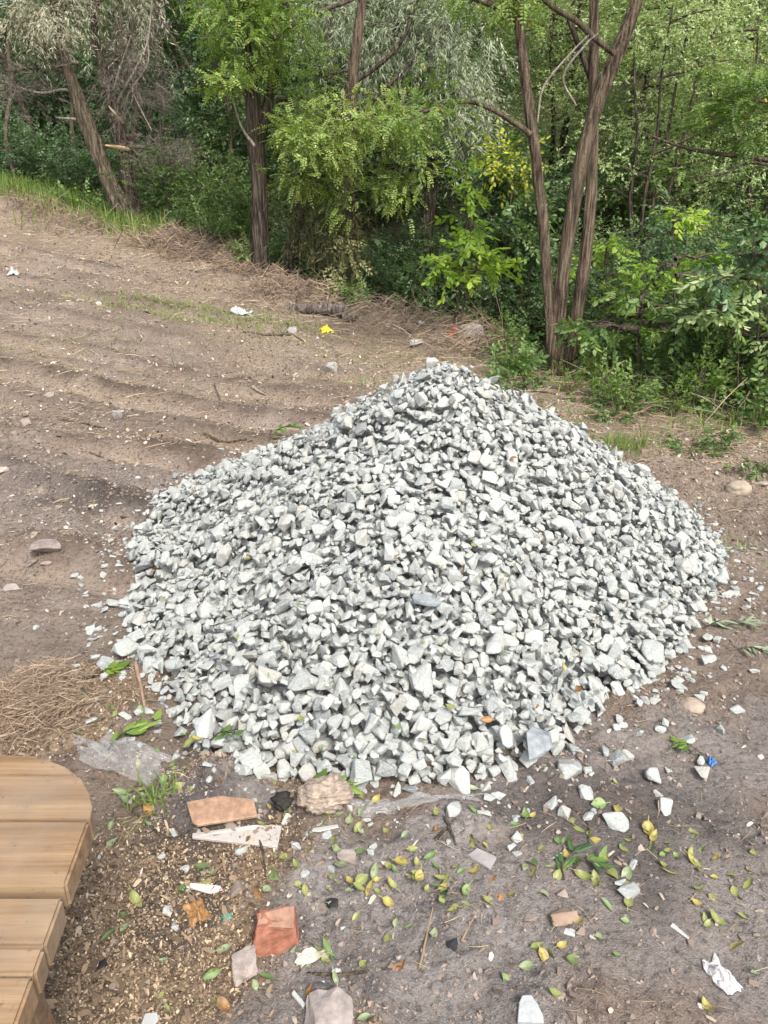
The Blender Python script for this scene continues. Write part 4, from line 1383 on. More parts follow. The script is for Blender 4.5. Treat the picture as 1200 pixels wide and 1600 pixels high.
# far woodland behind, one mass, so that the slope closes the view
g = Geo()
n = 9000
xx = rng.uniform(-26, 26, n); yy = rng.uniform(24, 40, n)
zz = ground(xx, yy) + rng.uniform(.2, 5.5, n) * (.6 + .4 * vnoise(xx * .4, yy * .4, 66))
p = np.stack([xx, yy, zz], -1)
place_sprays(g, 'broad_far', p, rng.normal(0, 1, p.shape) + (0, -.4, 0), 2.6, .5 + .25 * fbm(xx * .3, zz * .4, 97, 3), .2)
tag(link('far_woodland', g.mesh('far_woodland', [M_BROAD2, M_TWIG])), 'mass of far trees closing the top of the wooded slope', 'woodland', kind='stuff')


# ------------------------------------------------------------------ grass, straw, litter on the ground
def blades(g, x, y, h, w, lean=.5, tint=.5, tv=.2):
    n = len(x); z = ground(x, y)
    a = rng.uniform(0, 6.28, n); hh = h * rng.uniform(.5, 1.3, n); ww = w * rng.uniform(.7, 1.3, n)
    ln = rng.normal(0, lean, n)
    d = np.stack([np.cos(a), np.sin(a), np.zeros(n)], -1); s = np.stack([-np.sin(a), np.cos(a), np.zeros(n)], -1)
    b = np.stack([x, y, z - .005], -1)
    m = b + d * (ln * hh * .35)[:, None] + np.array([0, 0, 1]) * (hh * .6)[:, None]
    t = b + d * (ln * hh)[:, None] + np.array([0, 0, 1]) * (hh * np.clip(1 - .3 * np.abs(ln), .3, 1))[:, None]
    V = np.stack([b - s * ww[:, None], b + s * ww[:, None], m + s * ww[:, None] * .7, m - s * ww[:, None] * .7, t + s * ww[:, None] * .1, t - s * ww[:, None] * .1], 1)
    o = (np.arange(n) * 6)[:, None]
    Q = np.concatenate([o + np.array([0, 1, 2, 3]), o + np.array([3, 2, 4, 5])])
    g.add(V.reshape(-1, 3), Q, None, np.repeat(np.clip(rng.normal(tint, tv, n), 0, 1), 6))


def stalks(g, x, y, L, w, tint=.5, tv=.22, lift=.01, zj=.0, up=.12):
    """Straws lying about: bent three-sided strips."""
    n = len(x); z = ground(x, y)
    a = rng.uniform(0, 6.28, n); LL = L * rng.uniform(.4, 1.4, n); ww = w * rng.uniform(.6, 1.4, n)
    e = rng.normal(0, up, n)
    d = np.stack([np.cos(a), np.sin(a), e], -1); s = np.stack([-np.sin(a), np.cos(a), np.zeros(n)], -1)
    c = np.stack([x, y, z + lift + np.abs(rng.normal(0, 1, n)) * zj + np.abs(e) * LL * .5], -1)
    P0, P1 = c - d * LL[:, None] * .5, c + d * LL[:, None] * .5
    mid = c + s * (rng.normal(0, .1, n) * LL)[:, None] + np.array([0, 0, 1]) * (rng.uniform(0, .06, n) * LL)[:, None]
    u = np.array([0, 0, 1.0])
    V = []
    for p, k in ((P0, .7), (mid, 1), (P1, .5)):
        V += [p - s * (ww * k)[:, None], p + s * (ww * k)[:, None], p + u * (ww * k * 1.5)[:, None]]
    V = np.stack(V, 1)
    o = (np.arange(n) * 9)[:, None]
    Q = np.concatenate([o + np.array(q) for q in ((0, 1, 4, 3), (1, 2, 5, 4), (2, 0, 3, 5), (3, 4, 7, 6), (4, 5, 8, 7), (5, 3, 6, 8))])
    g.add(V.reshape(-1, 3), Q, None, np.repeat(np.clip(rng.normal(tint, tv, n), 0, 1), 9))


def flakes(g, x, y, L, W, tint=.5, tv=.22, lift=.004, tilt=.3, zf=None):
    n = len(x); z = ground(x, y)
    a = rng.uniform(0, 6.28, n); LL = L * rng.uniform(.5, 1.5, n); WW = W * rng.uniform(.5, 1.4, n)
    e, f = rng.normal(0, tilt, n), rng.normal(0, tilt, n)
    d = np.stack([np.cos(a), np.sin(a), e], -1); s = np.stack([-np.sin(a), np.cos(a), f], -1)
    c = np.stack([x, y, z + lift + .5 * LL * np.abs(e) * .6], -1)
    th = np.array([0, 0, 1]) * (.14 * WW)[:, None]
    V = np.stack([c - d * LL[:, None] * .5 - s * WW[:, None] * .35, c - d * LL[:, None] * .1 - s * WW[:, None] * .5 + th, c + d * LL[:, None] * .5 - s * WW[:, None] * .1,
                  c + d * LL[:, None] * .35 + s * WW[:, None] * .45, c - d * LL[:, None] * .1 + s * WW[:, None] * .5 + th, c - d * LL[:, None] * .45 + s * WW[:, None] * .3], 1)
    o = (np.arange(n) * 6)[:, None]
    Q = np.concatenate([o + np.array([0, 1, 4, 5]), o + np.array([1, 2, 3, 4])])
    g.add(V.reshape(-1, 3), Q, None, np.repeat(np.clip(rng.normal(tint, tv, n), 0, 1), 6))


def scatter(n, x0, x1, y0, y1, dens):
    x = rng.uniform(x0, x1, n); y = rng.uniform(y0, y1, n)
    k = rng.uniform(0, 1, n) < dens(x, y)
    return x[k], y[k]


def off_heap(x, y):
    return (heap_u(x, y) > .98).astype(float)


# grass
g = Geo()
tA, tB = G(20, 318), G(110, 335)
x, y = scatter(20000, -11, -3.2, 11.5, 17, lambda x, y: np.exp(-((edge_t(x, y) - .8) / .9) ** 2))
blades(g, x, y, .36, .006, .5, .6, .22)
c1, c2 = Gxy([(190, 468), (260, 482), (340, 498), (400, 512)]), None
for p in c1:
    x = rng.normal(p[0], .5, 420); y = rng.normal(p[1], .16, 420)
    blades(g, x, y, .06, .003, .7, .7, .2)
for px, py, n, h, sp in ((975, 700, 260, .10, .12), (905, 655, 140, .07, .12), (1090, 670, 140, .10, .2), (560, 600, 60, .05, .12), (240, 1255, 60, .07, .035), (1160, 860, 40, .05, .1), (120, 535, 140, .05, .3), (690, 600, 200, .05, .4), (450, 505, 260, .06, .5), (300, 520, 200, .05, .6), (230, 590, 90, .05, .5),
                         (620, 560, 120, .05, .3), (820, 640, 90, .07, .2), (520, 560, 120, .05, .4), (850, 1135, 0, .05, .1)):
    p = G(px, py)
    blades(g, rng.normal(p[0], sp, n), rng.normal(p[1], sp * .7, n), h, .0025, .8, .6, .22)
x, y = scatter(6000, .6, 5, 4.2, 9.5, lambda x, y: np.exp(-((edge_t(x, y) - .1) / .5) ** 2) * .8)
blades(g, x, y, .16, .004, .7, .5, .25)
tag(link('grass', g.mesh('grass', [M_GRASS])), 'thin green grass growing along the edge of the clearing', 'grass', kind='stuff')

# straw and dry brush
g = Geo()
x, y = scatter(30000, -9, 3.8, 4.6, 15, lambda x, y: (np.exp(-((edge_t(x, y) + .5) / .7) ** 2) * .75 + .07 * (edge_t(x, y) < 0)) * off_heap(x, y))
stalks(g, x, y, .14, .0022, .5, .26, .006, .015)
x, y = scatter(16000, -8, 3.4, 3.2, 11, lambda x, y: .55 * (edge_t(x, y) < 0) * off_heap(x, y) * np.clip(.5 + .9 * fbm(x * 1.2, y * 1.2, 58, 3), .05, 1))
stalks(g, x, y, .075, .0016, .4, .3, .004, .006)
x, y = scatter(4200, -2.2, 2.2, .6, 5, lambda x, y: .22 * off_heap(x, y) * (1 + 1.5 * (fbm(x * 2, y * 2, 45, 3) > .2)))
stalks(g, x, y, .055, .0008, .5, .25, .004, .004)
tag(link('straw', g.mesh('straw', [M_STRAW])), 'dry straw and dead stems strewn over the dirt', 'straw', kind='stuff')
g = Geo()
p = G(55, 1095)
stalks(g, rng.normal(p[0], .085, 1700), rng.normal(p[1], .085, 1700), .06, .0009, .62, .24, .006, .02, .25)
x, y = scatter(9000, -8, 3.2, 5.5, 14, lambda x, y: np.exp(-((edge_t(x, y) + .15) / .38) ** 2) * (.25 + .75 * (fbm(x * 1.5, y * 1.5, 47, 3) > -.1)))
stalks(g, x, y, .30, .0035, .42, .22, .01, .07, .35)
p = G(740, 540)
stalks(g, rng.normal(p[0], .28, 380), rng.normal(p[1], .2, 380), .28, .003, .5, .25, .03, .05, .4)
for px, py, n in ((250, 383, 700), (290, 392, 800), (340, 405, 900), (390, 430, 700), (440, 452, 600), (470, 476, 150), (60, 332, 500), (130, 352, 400), (575, 500, 120), (620, 515, 250)):
    p = G(px, py)
    stalks(g, rng.normal(p[0], .3, n), rng.normal(p[1], .22, n), .17, .003, .45, .28, .01, .06, .45)
tag(link('brush_debris', g.mesh('brush_debris', [M_BRUSH])), 'tangled brown brush pushed up along the lip of the clearing', 'brush', kind='stuff')

# pale dry leaf fragments on the far dirt
g = Geo()
x, y = scatter(40000, -8, 4, 3.4, 14, lambda x, y: (edge_t(x, y) < .2) * off_heap(x, y) * np.clip(.55 + .6 * fbm(x * .9, y * .9, 49, 3), .12, 1))
k_ = np.minimum(np.exp(rng.normal(0, .5, len(x))), 1.7)
flakes(g, x, y, .016 * k_, .012 * k_ ** .6, .40, .30, .006, .5)
x, y = scatter(2600, -2.4, 2.8, .6, 4.5, lambda x, y: .7 * off_heap(x, y))
flakes(g, x, y, .018, .009, .42, .27, .004)
tag(link('leaf_litter', g.mesh('leaf_litter', [M_LITTER])), 'pale dry leaf fragments scattered over the open dirt', 'leaf litter', kind='stuff')

# wood chips by the table
g = Geo()
def chip_d(x, y):
    return (1 - blob(x, y, G(350, 1245)[:2], (.24, .15), .3, 6)) * np.maximum(blob(x, y, cA[:2], (.42, .62), .45, 1), .25 * blob(x, y, cD[:2], (.4, .3), .5, 2))
x, y = scatter(190000, -1.5, .25, .5, 2.6, chip_d)
k_ = np.exp(rng.normal(0, .45, len(x)))
flakes(g, x, y, .0044 * k_, .0034 * k_ ** .5, .45, .33, .002, .5)
x, y = scatter(1500, -1.5, .3, .5, 2.6, chip_d)
flakes(g, x, y, .03, .010, .3, .25, .004, .35)
tag(link('wood_chips', g.mesh('wood_chips', [M_CHIP])), 'tan wood chips and bark crumbs covering the dirt beside the table', 'wood chips', kind='stuff')

# soil crumbs and pebbles
g = Geo()
x, y = scatter(9000, -3.2, 3.6, .6, 6, lambda x, y: off_heap(x, y) * np.clip(.6 + .5 * fbm(x * 1.5, y * 1.5, 53, 3), .1, 1))
z = ground(x, y)
s = np.clip(np.exp(rng.normal(math.log(.0085), .55, len(x))), .003, .045)
for i in range(len(x)):
    V, F = VARS[i % 64]
    if i % 2: V = V * (1, 1, 1.2)
    g.add(V @ (rotz(rng.uniform(0, 6.28)) * s[i]).T + np.array([x[i], y[i], z[i] + s[i] * .12]), None, F, float(np.clip(rng.normal(.42, .22), 0, 1)))
x, y = scatter(1500, -7, 3, 5, 13, lambda x, y: (edge_t(x, y) < 0) * off_heap(x, y) * .8)
z = ground(x, y); s = np.clip(np.exp(rng.normal(math.log(.022), .5, len(x))), .01, .09)
for i in range(len(x)):
    V, F = VARS[i % 64]
    g.add(V @ (rotz(rng.uniform(0, 6.28)) * s[i]).T + np.array([x[i], y[i], z[i] + s[i] * .12]), None, F, float(np.clip(rng.normal(.5, .25), 0, 1)))
CR = []
for i in range(12):
    bm = bmesh.new()
    for k in range(8): bm.verts.new([random.uniform(-.5, .5) for _ in range(3)])
    r = bmesh.ops.convex_hull(bm, input=bm.verts)
    bmesh.ops.delete(bm, geom=[q for q in set(r['geom_interior']) | set(r['geom_unused']) if isinstance(q, bmesh.types.BMVert)], context='VERTS')
    bm.verts.index_update()
    CR.append((np.array([v.co[:] for v in bm.verts]), np.array([[v.index for v in f.verts] for f in bm.faces]))); bm.free()
gc = Geo()
x, y = scatter(120000, -2.4, 2.9, .55, 4.6, lambda x, y: off_heap(x, y) * np.clip(.45 + .9 * fbm(x * 1.6, y * 1.6, 35, 3), .12, 1) * np.clip(1.5 - y * .25, .3, 1))
z = ground(x, y)
for k, (V, F) in enumerate(CR):
    m = np.arange(k, len(x), 12); n_ = len(m)
    sz = np.clip(np.exp(rng.normal(math.log(.0065), .45, n_)), .003, .026)
    a = rng.uniform(0, 6.28, n_); ca, sa = np.cos(a) * sz, np.sin(a) * sz
    W = np.stack([ca[:, None] * V[:, 0] - sa[:, None] * V[:, 1] + x[m][:, None], sa[:, None] * V[:, 0] + ca[:, None] * V[:, 1] + y[m][:, None], sz[:, None] * V[:, 2] * .8 + (z[m] + sz * .1)[:, None]], -1)
    ash_here = np.clip(rng.normal(.36, .16, n_), 0, .8)
    gc.add(W.reshape(-1, 3), None, (F[None] + (np.arange(n_) * len(V))[:, None, None]).reshape(-1, 3), np.repeat(ash_here, len(V)))
for (n0, x0, x1, y0, y1, s0) in ((70000, -7, 3.4, 3.2, 11, .0125), (6000, *(lambda p: (p[0] - .2, p[0] + .24, p[1] - .10, p[1] + .16))(G(350, 1245)), .006)):
    x, y = scatter(n0, x0, x1, y0, y1, lambda x, y: off_heap(x, y) * (edge_t(x, y) < .1) * np.clip(.35 + 1.0 * fbm(x * .9, y * 1.3, 36, 4), .06, 1))
    z = ground(x, y)
    for k, (V, F) in enumerate(CR):
        m = np.arange(k, len(x), 12); n_ = len(m)
        sz = np.clip(np.exp(rng.normal(math.log(s0), .5, n_)), .004, .07)
        a = rng.uniform(0, 6.28, n_); ca, sa = np.cos(a) * sz, np.sin(a) * sz
        W = np.stack([ca[:, None] * V[:, 0] - sa[:, None] * V[:, 1] + x[m][:, None], sa[:, None] * V[:, 0] + ca[:, None] * V[:, 1] + y[m][:, None], sz[:, None] * V[:, 2] * .7 + (z[m] + sz * .1)[:, None]], -1)
        gc.add(W.reshape(-1, 3), None, (F[None] + (np.arange(n_) * len(V))[:, None, None]).reshape(-1, 3), np.repeat(np.clip(rng.normal(.36, .24, n_), 0, .9), len(V)))
tag(link('soil_crumbs', gc.mesh('soil_crumbs', [M_CRUMB])), 'small crumbs of dry earth lying over the bare dirt', 'soil crumbs', kind='stuff')
tag(link('pebbles', g.mesh('pebbles', [M_CRUMB])), 'soil crumbs and pebbles scattered over the open dirt', 'pebbles', kind='stuff')

# ------------------------------------------------------------------ fallen leaves, one by one
def leaf_mesh(L, W, curl, twist, mat, n=7):
    V, T = [], []
    for i in range(n + 1):
        u = i / n
        w = W * .5 * (math.sin(math.pi * u ** .82) ** .8) if 0 < u < 1 else 0.0
        x = L * (u - .5)
        zc = curl * L * (2 * u - 1) ** 2
        tw = twist * (u - .5)
        for s in (-1, -.5, 0, .5, 1):
            yy = s * w
            zz = zc + abs(s) * w * .38 + yy * tw + random.uniform(-.0004, .0004)
            V.append((x, yy, zz)); T.append(abs(s))
    Q = [(i * 5 + j, i * 5 + j + 1, i * 5 + j + 6, i * 5 + j + 5) for i in range(n) for j in range(4)]
    V = np.array(V)
    k = len(V)
    st = np.array([(-L * .5 - .012, -.0007, .001 + curl * L), (-L * .5 - .012, .0007, .001 + curl * L), (-L * .48, .0009, curl * L), (-L * .48, -.0009, curl * L)])
    V = np.vstack([V, st]); T += [0] * 4
    Q.append((k, k + 1, k + 2, k + 3))
    return mesh_np('fallen_leaf', V, Q, None, [mat], None, {'tint': np.array(T)}, True)


LEAF_ME = {c: [leaf_mesh(random.uniform(.036, .056), random.uniform(.015, .029), random.uniform(-.12, .34), random.uniform(-1.4, 1.4), m) for _ in range(8)] for c, m in FALLEN.items()}
CLUSTERS = [
    # zone label, (px, py, sx, sy, count), colours
    ('beside the table and plastic film', [(150, 1170, 40, 25, 16), (215, 1200, 50, 40, 18), (190, 1245, 40, 20, 8)], ('green', 'yellow-green', 'pale green', 'green')),
    ('on the wood chips below the table end', [(180, 1300, 40, 60, 7), (250, 1450, 90, 80, 14), (180, 1560, 60, 30, 10)], ('green', 'pale green', 'yellow-green', 'green', 'pale green', 'orange')),
    ('around the broken brick', [(330, 1400, 40, 30, 8), (480, 1500, 50, 40, 9), (520, 1560, 40, 30, 5)], ('yellow-green', 'green', 'pale green', 'yellow-green', 'green', 'orange')),
    ('in the drift below the front of the heap', [(540, 1370, 40, 40, 26), (600, 1350, 60, 40, 26), (660, 1370, 60, 30, 16), (620, 1310, 60, 25, 10), (470, 1250, 40, 12, 10)], ('yellow-green', 'green', 'yellow-green', 'pale green', 'yellow')),
    ('on grey soil in the lower middle', [(740, 1360, 40, 50, 9), (800, 1400, 60, 70, 10), (700, 1500, 60, 50, 4)], ('green', 'yellow-green', 'pale green', 'green', 'yellow-green', 'orange')),
    ('around the leafy sprig on the soil', [(900, 1330, 40, 25, 12), (900, 1400, 40, 40, 8), (930, 1460, 40, 30, 6)], ('yellow-green', 'green', 'yellow', 'pale green')),
    ('along the trail below the loose stones', [(1010, 1325, 40, 18, 14), (1070, 1360, 40, 20, 16), (1130, 1410, 30, 22, 10), (960, 1280, 20, 30, 5)], ('yellow-green', 'yellow', 'yellow-green', 'green')),
    ('in the corner near the crumpled tissue', [(1000, 1500, 60, 40, 10), (970, 1560, 30, 25, 12), (1090, 1570, 40, 20, 8), (1160, 1450, 25, 30, 4)], ('green', 'yellow-green', 'pale green', 'yellow')),
    ('beside the heap on the brown dirt', [(900, 1180, 40, 20, 12), (945, 1160, 30, 25, 8), (1060, 1100, 30, 30, 8), (1120, 1200, 40, 25, 14), (1090, 880, 25, 25, 8), (1060, 960, 20, 30, 8), (1150, 1000, 30, 60, 6)], ('yellow-green', 'yellow', 'pale green', 'green', 'yellow-green', 'orange')),
    ('on the dirt beyond the heap', [(150, 910, 30, 35, 10), (110, 1000, 50, 30, 8), (180, 1075, 30, 20, 8), (120, 870, 60, 30, 3), (1160, 860, 30, 40, 4)], ('yellow-green', 'pale green', 'yellow', 'green')),
]
HEAP_PX = [(500, 1175), (620, 1140), (360, 1205), (590, 1000), (660, 1025), (790, 1025), (770, 985), (905, 1030), (880, 1050), (830, 905), (710, 800), (470, 950), (255, 940), (240, 895), (390, 880), (470, 1130), (420, 1060), (700, 1110),
           (905, 1085), (660, 1170), (550, 1190), (460, 1180), (850, 850), (800, 720), (740, 860), (560, 770), (690, 890), (970, 930), (950, 885), (620, 880), (1010, 940), (370, 1000), (440, 1010), (520, 1080), (310, 1160), (840, 1110), (760, 1130), (790, 905), (725, 900), (695, 1010)]
leaf_n = 0


def drop_leaf(px, py, col, label, group, on_heap=False, scale=1.0):
    global leaf_n
    x, y, z = S(px, py)
    me = random.choice(LEAF_ME[col])
    o = link('fallen_leaf', me)
    o.location = (x, y, z + (.010 if on_heap else .004))
    o.rotation_euler = (random.gauss(0, .4 if not on_heap else .6), random.gauss(0, .4 if not on_heap else .6), random.uniform(0, 6.28))
    s = random.choice((.5, .62, .72, .82, .92, 1.1)) * random.uniform(.85, 1.1) * scale
    o.scale = (s, s, s)
    tag(o, label, 'leaf', group)
    leaf_n += 1


for zlab, cl, cols in CLUSTERS:
    for px, py, sx_, sy_, n in cl:
        sx_, sy_ = sx_ * 1.55, sy_ * 1.5
        for k in range(n):
            qx, qy = random.gauss(px, sx_), random.gauss(py, sy_)
            if qx < 2 or qx > 1198 or qy > 1597 or (qx < 165 and qy > 1175): continue
            if leaf_n >= 259: break
            c = random.choice(cols)
            drop_leaf(qx, qy, c, f'{c} fallen leaf lying {zlab}', f'{c} leaves {zlab}')
for px, py in HEAP_PX:
    c = random.choice(('yellow', 'yellow-green', 'green', 'orange', 'yellow-green'))
    drop_leaf(px, py, c, f'{c} fallen leaf caught between the stones of the heap', f'{c} leaves on the heap', True, .9)
print('leaves', leaf_n)

# ------------------------------------------------------------------ picnic table
def wood_mat():
    m, nt, bs, out = new_mat('weathered plank')
    co = texco(nt)
    rnd = nt.nodes.new('ShaderNodeObjectInfo').outputs['Random']
    comb = nd(nt, 'ShaderNodeCombineXYZ'); nt.links.new(math_n(nt, 'MULTIPLY', rnd, 37.0), comb.inputs[1]); nt.links.new(math_n(nt, 'MULTIPLY', rnd, 11.0), comb.inputs[0])
    va = nd(nt, 'ShaderNodeVectorMath', operation='ADD'); nt.links.new(co, va.inputs[0]); nt.links.new(comb.outputs[0], va.inputs[1])
    mp = nd(nt, 'ShaderNodeMapping'); mp.inputs['Scale'].default_value = (1.5, 34, 34)
    nt.links.new(va.outputs[0], mp.inputs[0])
    g1 = noise(nt, 1.6, 6, .62, mp.outputs[0])
    mp2 = nd(nt, 'ShaderNodeMapping'); mp2.inputs['Scale'].default_value = (7, 300, 300)
    nt.links.new(va.outputs[0], mp2.inputs[0])
    g2 = noise(nt, 1.2, 3, .6, mp2.outputs[0])
    blot = noise(nt, 7, 4, .6, va.outputs[0])
    col = ramp(nt, g1, [(.27, (.095, .055, .029)), (.43, (.20, .123, .066)), (.58, (.275, .178, .10)), (.76, (.35, .25, .15))])
    col = mixc(nt, ramp(nt, g2, [(.33, (.4, .4, .4)), (.46, (0, 0, 0))]), col, mixc(nt, .5, col, (.13, .075, .04)))
    col = mixc(nt, ramp(nt, blot, [(.44, (0, 0, 0)), (.66, (.8, .8, .8))]), col, (.17, .122, .092))
    wide = noise(nt, 3.2, 5, .6, va.outputs[0])
    col = mixc(nt, ramp(nt, wide, [(.40, (0, 0, 0)), (.62, (.6, .6, .6))]), col, (.30, .232, .155))
    speck = noise(nt, 55, 4, .7, va.outputs[0])
    col = mixc(nt, ramp(nt, speck, [(.62, (0, 0, 0)), (.74, (.75, .75, .75))]), col, (.09, .062, .045))
    kn = nd(nt, 'ShaderNodeTexVoronoi', Scale=5.5); nt.links.new(va.outputs[0], kn.inputs['Vector'])
    col = mixc(nt, ramp(nt, kn.outputs['Distance'], [(.05, (.85, .85, .85)), (.11, (0, 0, 0))]), col, (.085, .05, .03))
    nt.links.new(col, bs.inputs['Base Color'])
    bs.inputs['Roughness'].default_value = .7
    bs.inputs['Specular IOR Level'].default_value = .25
    bump(nt, bs, math_n(nt, 'ADD', math_n(nt, 'MULTIPLY', g2, .3), g1), .35, .003)
    return m


M_WOOD = wood_mat()
TOPZ = .75


def PZ(px, py, z=TOPZ):
    d = ray(px, py)
    return np.array([0, 0, CAM_H]) + d * ((z - CAM_H) / d[2])


def prism(outline, z0, z1, bev=.006):
    bm = bmesh.new()
    lo = [bm.verts.new((x, y, z0)) for x, y in outline]
    f = bm.faces.new(lo)
    r = bmesh.ops.extrude_face_region(bm, geom=[f])
    for v in r['geom']:
        if isinstance(v, bmesh.types.BMVert): v.co.z = z1
    bmesh.ops.recalc_face_normals(bm, faces=bm.faces)
    if bev:
        bmesh.ops.bevel(bm, geom=bm.edges[:], offset=bev, segments=2, affect='EDGES', clamp_overlap=True)
    return bm


def bm_obj(name, bm, mat, parent=None, loc=None, smooth=False):
    me = bpy.data.meshes.new(name); bm.to_mesh(me); bm.free()
    me.materials.append(mat)
    for p in me.polygons: p.use_smooth = smooth
    return link(name, me, parent, loc)


def clip_y(poly, ylo, yhi):
    def cut(pl, f, yv):
        out = []
        for i in range(len(pl)):
            a, b = pl[i], pl[(i + 1) % len(pl)]
            ia, ib = f(a[1]), f(b[1])
            if ia: out.append(a)
            if ia != ib:
                t = (yv - a[1]) / (b[1] - a[1]); out.append((a[0] + (b[0] - a[0]) * t, yv))
        return out
    return cut(cut(poly, lambda v: v >= ylo, ylo), lambda v: v <= yhi, yhi)


edge_px = [(0, 1178), (40, 1179), (75, 1185), (104, 1197), (126, 1216), (139, 1240), (144, 1262), (141, 1278)]
ep = [tuple(PZ(*p)[:2]) for p in edge_px]
xr = ep[-1][0]
y_top = ep[0][1]
end_far = tuple(PZ(25, 1600)[:2])
outline = [(-2.15, y_top)] + ep + [end_far, (end_far[0] - .02, .30), (end_far[0] - .06, .22), (end_far[0] - .16, .17), (-2.15, .17)]
seams = [y_top + .01] + [float(PZ(60, v)[1]) for v in (1213, 1281, 1391, 1477, 1522)] + [.40, .28, .16]
print('table', np.round(ep, 3).tolist(), np.round(end_far, 3), np.round(seams, 3).tolist())
tb = tag(empty('picnic_table', (-1.3, .6, float(ground(-1.3, .6)))), 'weathered wooden picnic table with a rounded plank corner beside the wood chips', 'table')
TL = np.array(tb.location)
gaps = [.002, .004, .016, .0012, .004, .004, .004]
for k in range(len(seams) - 1):
    hi_ = seams[k] - (0 if k == 0 else gaps[k - 1] * .5); lo_ = seams[k + 1] + gaps[min(k, 6)] * .5
    poly = clip_y(outline, lo_, hi_)
    if len(poly) < 3: continue
    dz = (0, .0005, .001, -.003, -.002, .0, -.001, .001)[k]
    bm = prism([(x - TL[0], y - TL[1]) for x, y in poly], TOPZ - .046 + dz - TL[2], TOPZ + dz - TL[2], .004)
    bm_obj('plank', bm, M_WOOD, tb)
for bx in (-.62, -1.9):
    poly = [(bx - .045, .24), (bx + .045, .24), (bx + .045, .97), (bx - .045, .97)]
    bm_obj('batten', prism([(x - TL[0], y - TL[1]) for x, y in poly], TOPZ - .105 - TL[2], TOPZ - .05 - TL[2]), M_WOOD, tb)
    for ly, dy in ((.32, -.10), (.89, .10)):
        bm = bmesh.new()
        r = bmesh.ops.create_cube(bm, size=1)
        for v in r['verts']:
            s = v.co.z
            v.co = Vector((v.co.x * .09 + bx - TL[0] - .072, v.co.y * .045 + ly + dy * (.5 - s) - TL[1], (TOPZ - .06 - TL[2]) * (s + .5) - .03 * (s < 0)))
        bmesh.ops.bevel(bm, geom=bm.edges[:], offset=.004, segments=1, affect='EDGES')
        bm_obj('leg', bm, M_WOOD, tb)

# ------------------------------------------------------------------ tiles, brick, rubble, litter
def slab(name, px, lifts, th, mat, label, cat, bev=.0015, mat_side=None):
    pts = Gxy(px)
    c = pts.mean(0)
    pl = np.array([(p[0], p[1], float(ground(c[0], c[1], False)) + l) for p, l in zip(pts, lifts)])
    bm = bmesh.new()
    up = [bm.verts.new(p - c + (0, 0, th)) for p in pl]
    dn = [bm.verts.new(p - c) for p in pl]
    bm.faces.new(up); bm.faces.new(dn[::-1])
    n = len(pl)
    for i in range(n): bm.faces.new((dn[i], dn[(i + 1) % n], up[(i + 1) % n], up[i]))
    bmesh.ops.recalc_face_normals(bm, faces=bm.faces)
    if bev: bmesh.ops.bevel(bm, geom=bm.edges[:], offset=bev, segments=1, affect='EDGES', clamp_overlap=True)
    return tag(bm_obj(name, bm, mat, None, c), label, cat)


M_TILE_W = plain('pale glazed tile', (.37, .34, .315), .45, .10, 60, .4, .0005)
M_TILE_B = plain('brown glazed tile', (.29, .18, .118), .45, .35, 45, .4, .0008)
M_WHITE = plain('white scrap', (.38, .385, .37), .5, .06, 30, .4, .001)
slab('ceramic_tile', [(302, 1312), (302, 1322), (434, 1335), (442, 1301), (398, 1303)], (.012, .012, .010, .016, .02), .009, M_TILE_W, 'pale grey broken floor tile sticking out under the brown tile', 'tile')
slab('ceramic_tile', [(303, 1308), (312, 1314), (404, 1294), (398, 1270), (345, 1258), (294, 1275)], (.020, .020, .016, .030, .034, .030), .009, M_TILE_B, 'brown patterned broken floor tile half buried under grey ash', 'tile')
# ash lying over the tile
slab('white_shard', [(440, 1300), (447, 1280), (452, 1280), (476, 1305), (470, 1312)], (.02, .03, .03, .01, .01), .004, M_WHITE, 'white plastic shard with a pointed end beside the tiles', 'shard')
slab('white_shard', [(487, 1312), (490, 1306), (528, 1298), (530, 1303), (500, 1314)], (.02, .02, .02, .02, .02), .003, M_WHITE, 'thin white strip of plastic below the dirt clod', 'shard')
slab('white_shard', [(292, 1397), (300, 1390), (345, 1392), (350, 1400), (330, 1404)], (.012, .012, .012, .012, .012), .006, plain('chipped plaster', (.55, .48, .43), .8, .15, 50), 'flat pale plaster strip lying by the orange leaf', 'shard')
slab('white_shard', [(807, 1612), (809, 1585), (814, 1573), (828, 1574), (838, 1588), (847, 1600), (848, 1614)], (.012, .022, .026, .028, .02, .014, .01), .012, plain('dirty white board', (.30, .315, .315), .8, .18, 60), 'whitish chunk of broken board cut off by the photo bottom', 'shard')
slab('white_shard', [(878, 1468), (882, 1458), (898, 1462), (897, 1472)], (.012, .012, .012, .012), .006, M_WHITE, 'small white chip on the soil below the leafy sprig', 'shard')
slab('white_shard', [(915, 1520), (912, 1502), (918, 1492), (925, 1505), (922, 1525)], (.01, .01, .012, .01, .01), .002, plain('pale bluish leaf', (.55, .62, .58), .5, .08, 30), 'pale bluish willow leaf lying upright on the soil', 'leaf')
slab('white_shard', [(1045, 1455), (1049, 1450), (1076, 1472), (1072, 1476)], (.01, .01, .01, .01), .004, M_WHITE, 'thin white stick lying alone on grey soil', 'shard')
slab('white_shard', [(456, 1565), (460, 1560), (478, 1580), (474, 1584)], (.012, .012, .012, .012), .008, M_WHITE, 'white cylinder-like scrap beside the pale concrete lump', 'shard')
slab('grey_shard', [(730, 1340), (745, 1332), (775, 1355), (765, 1373)], (.008, .012, .012, .008), .008, plain('grey cement flake', (.26, .24, .235), .9, .2, 40), 'flat grey cement flake under an olive leaf', 'shard')
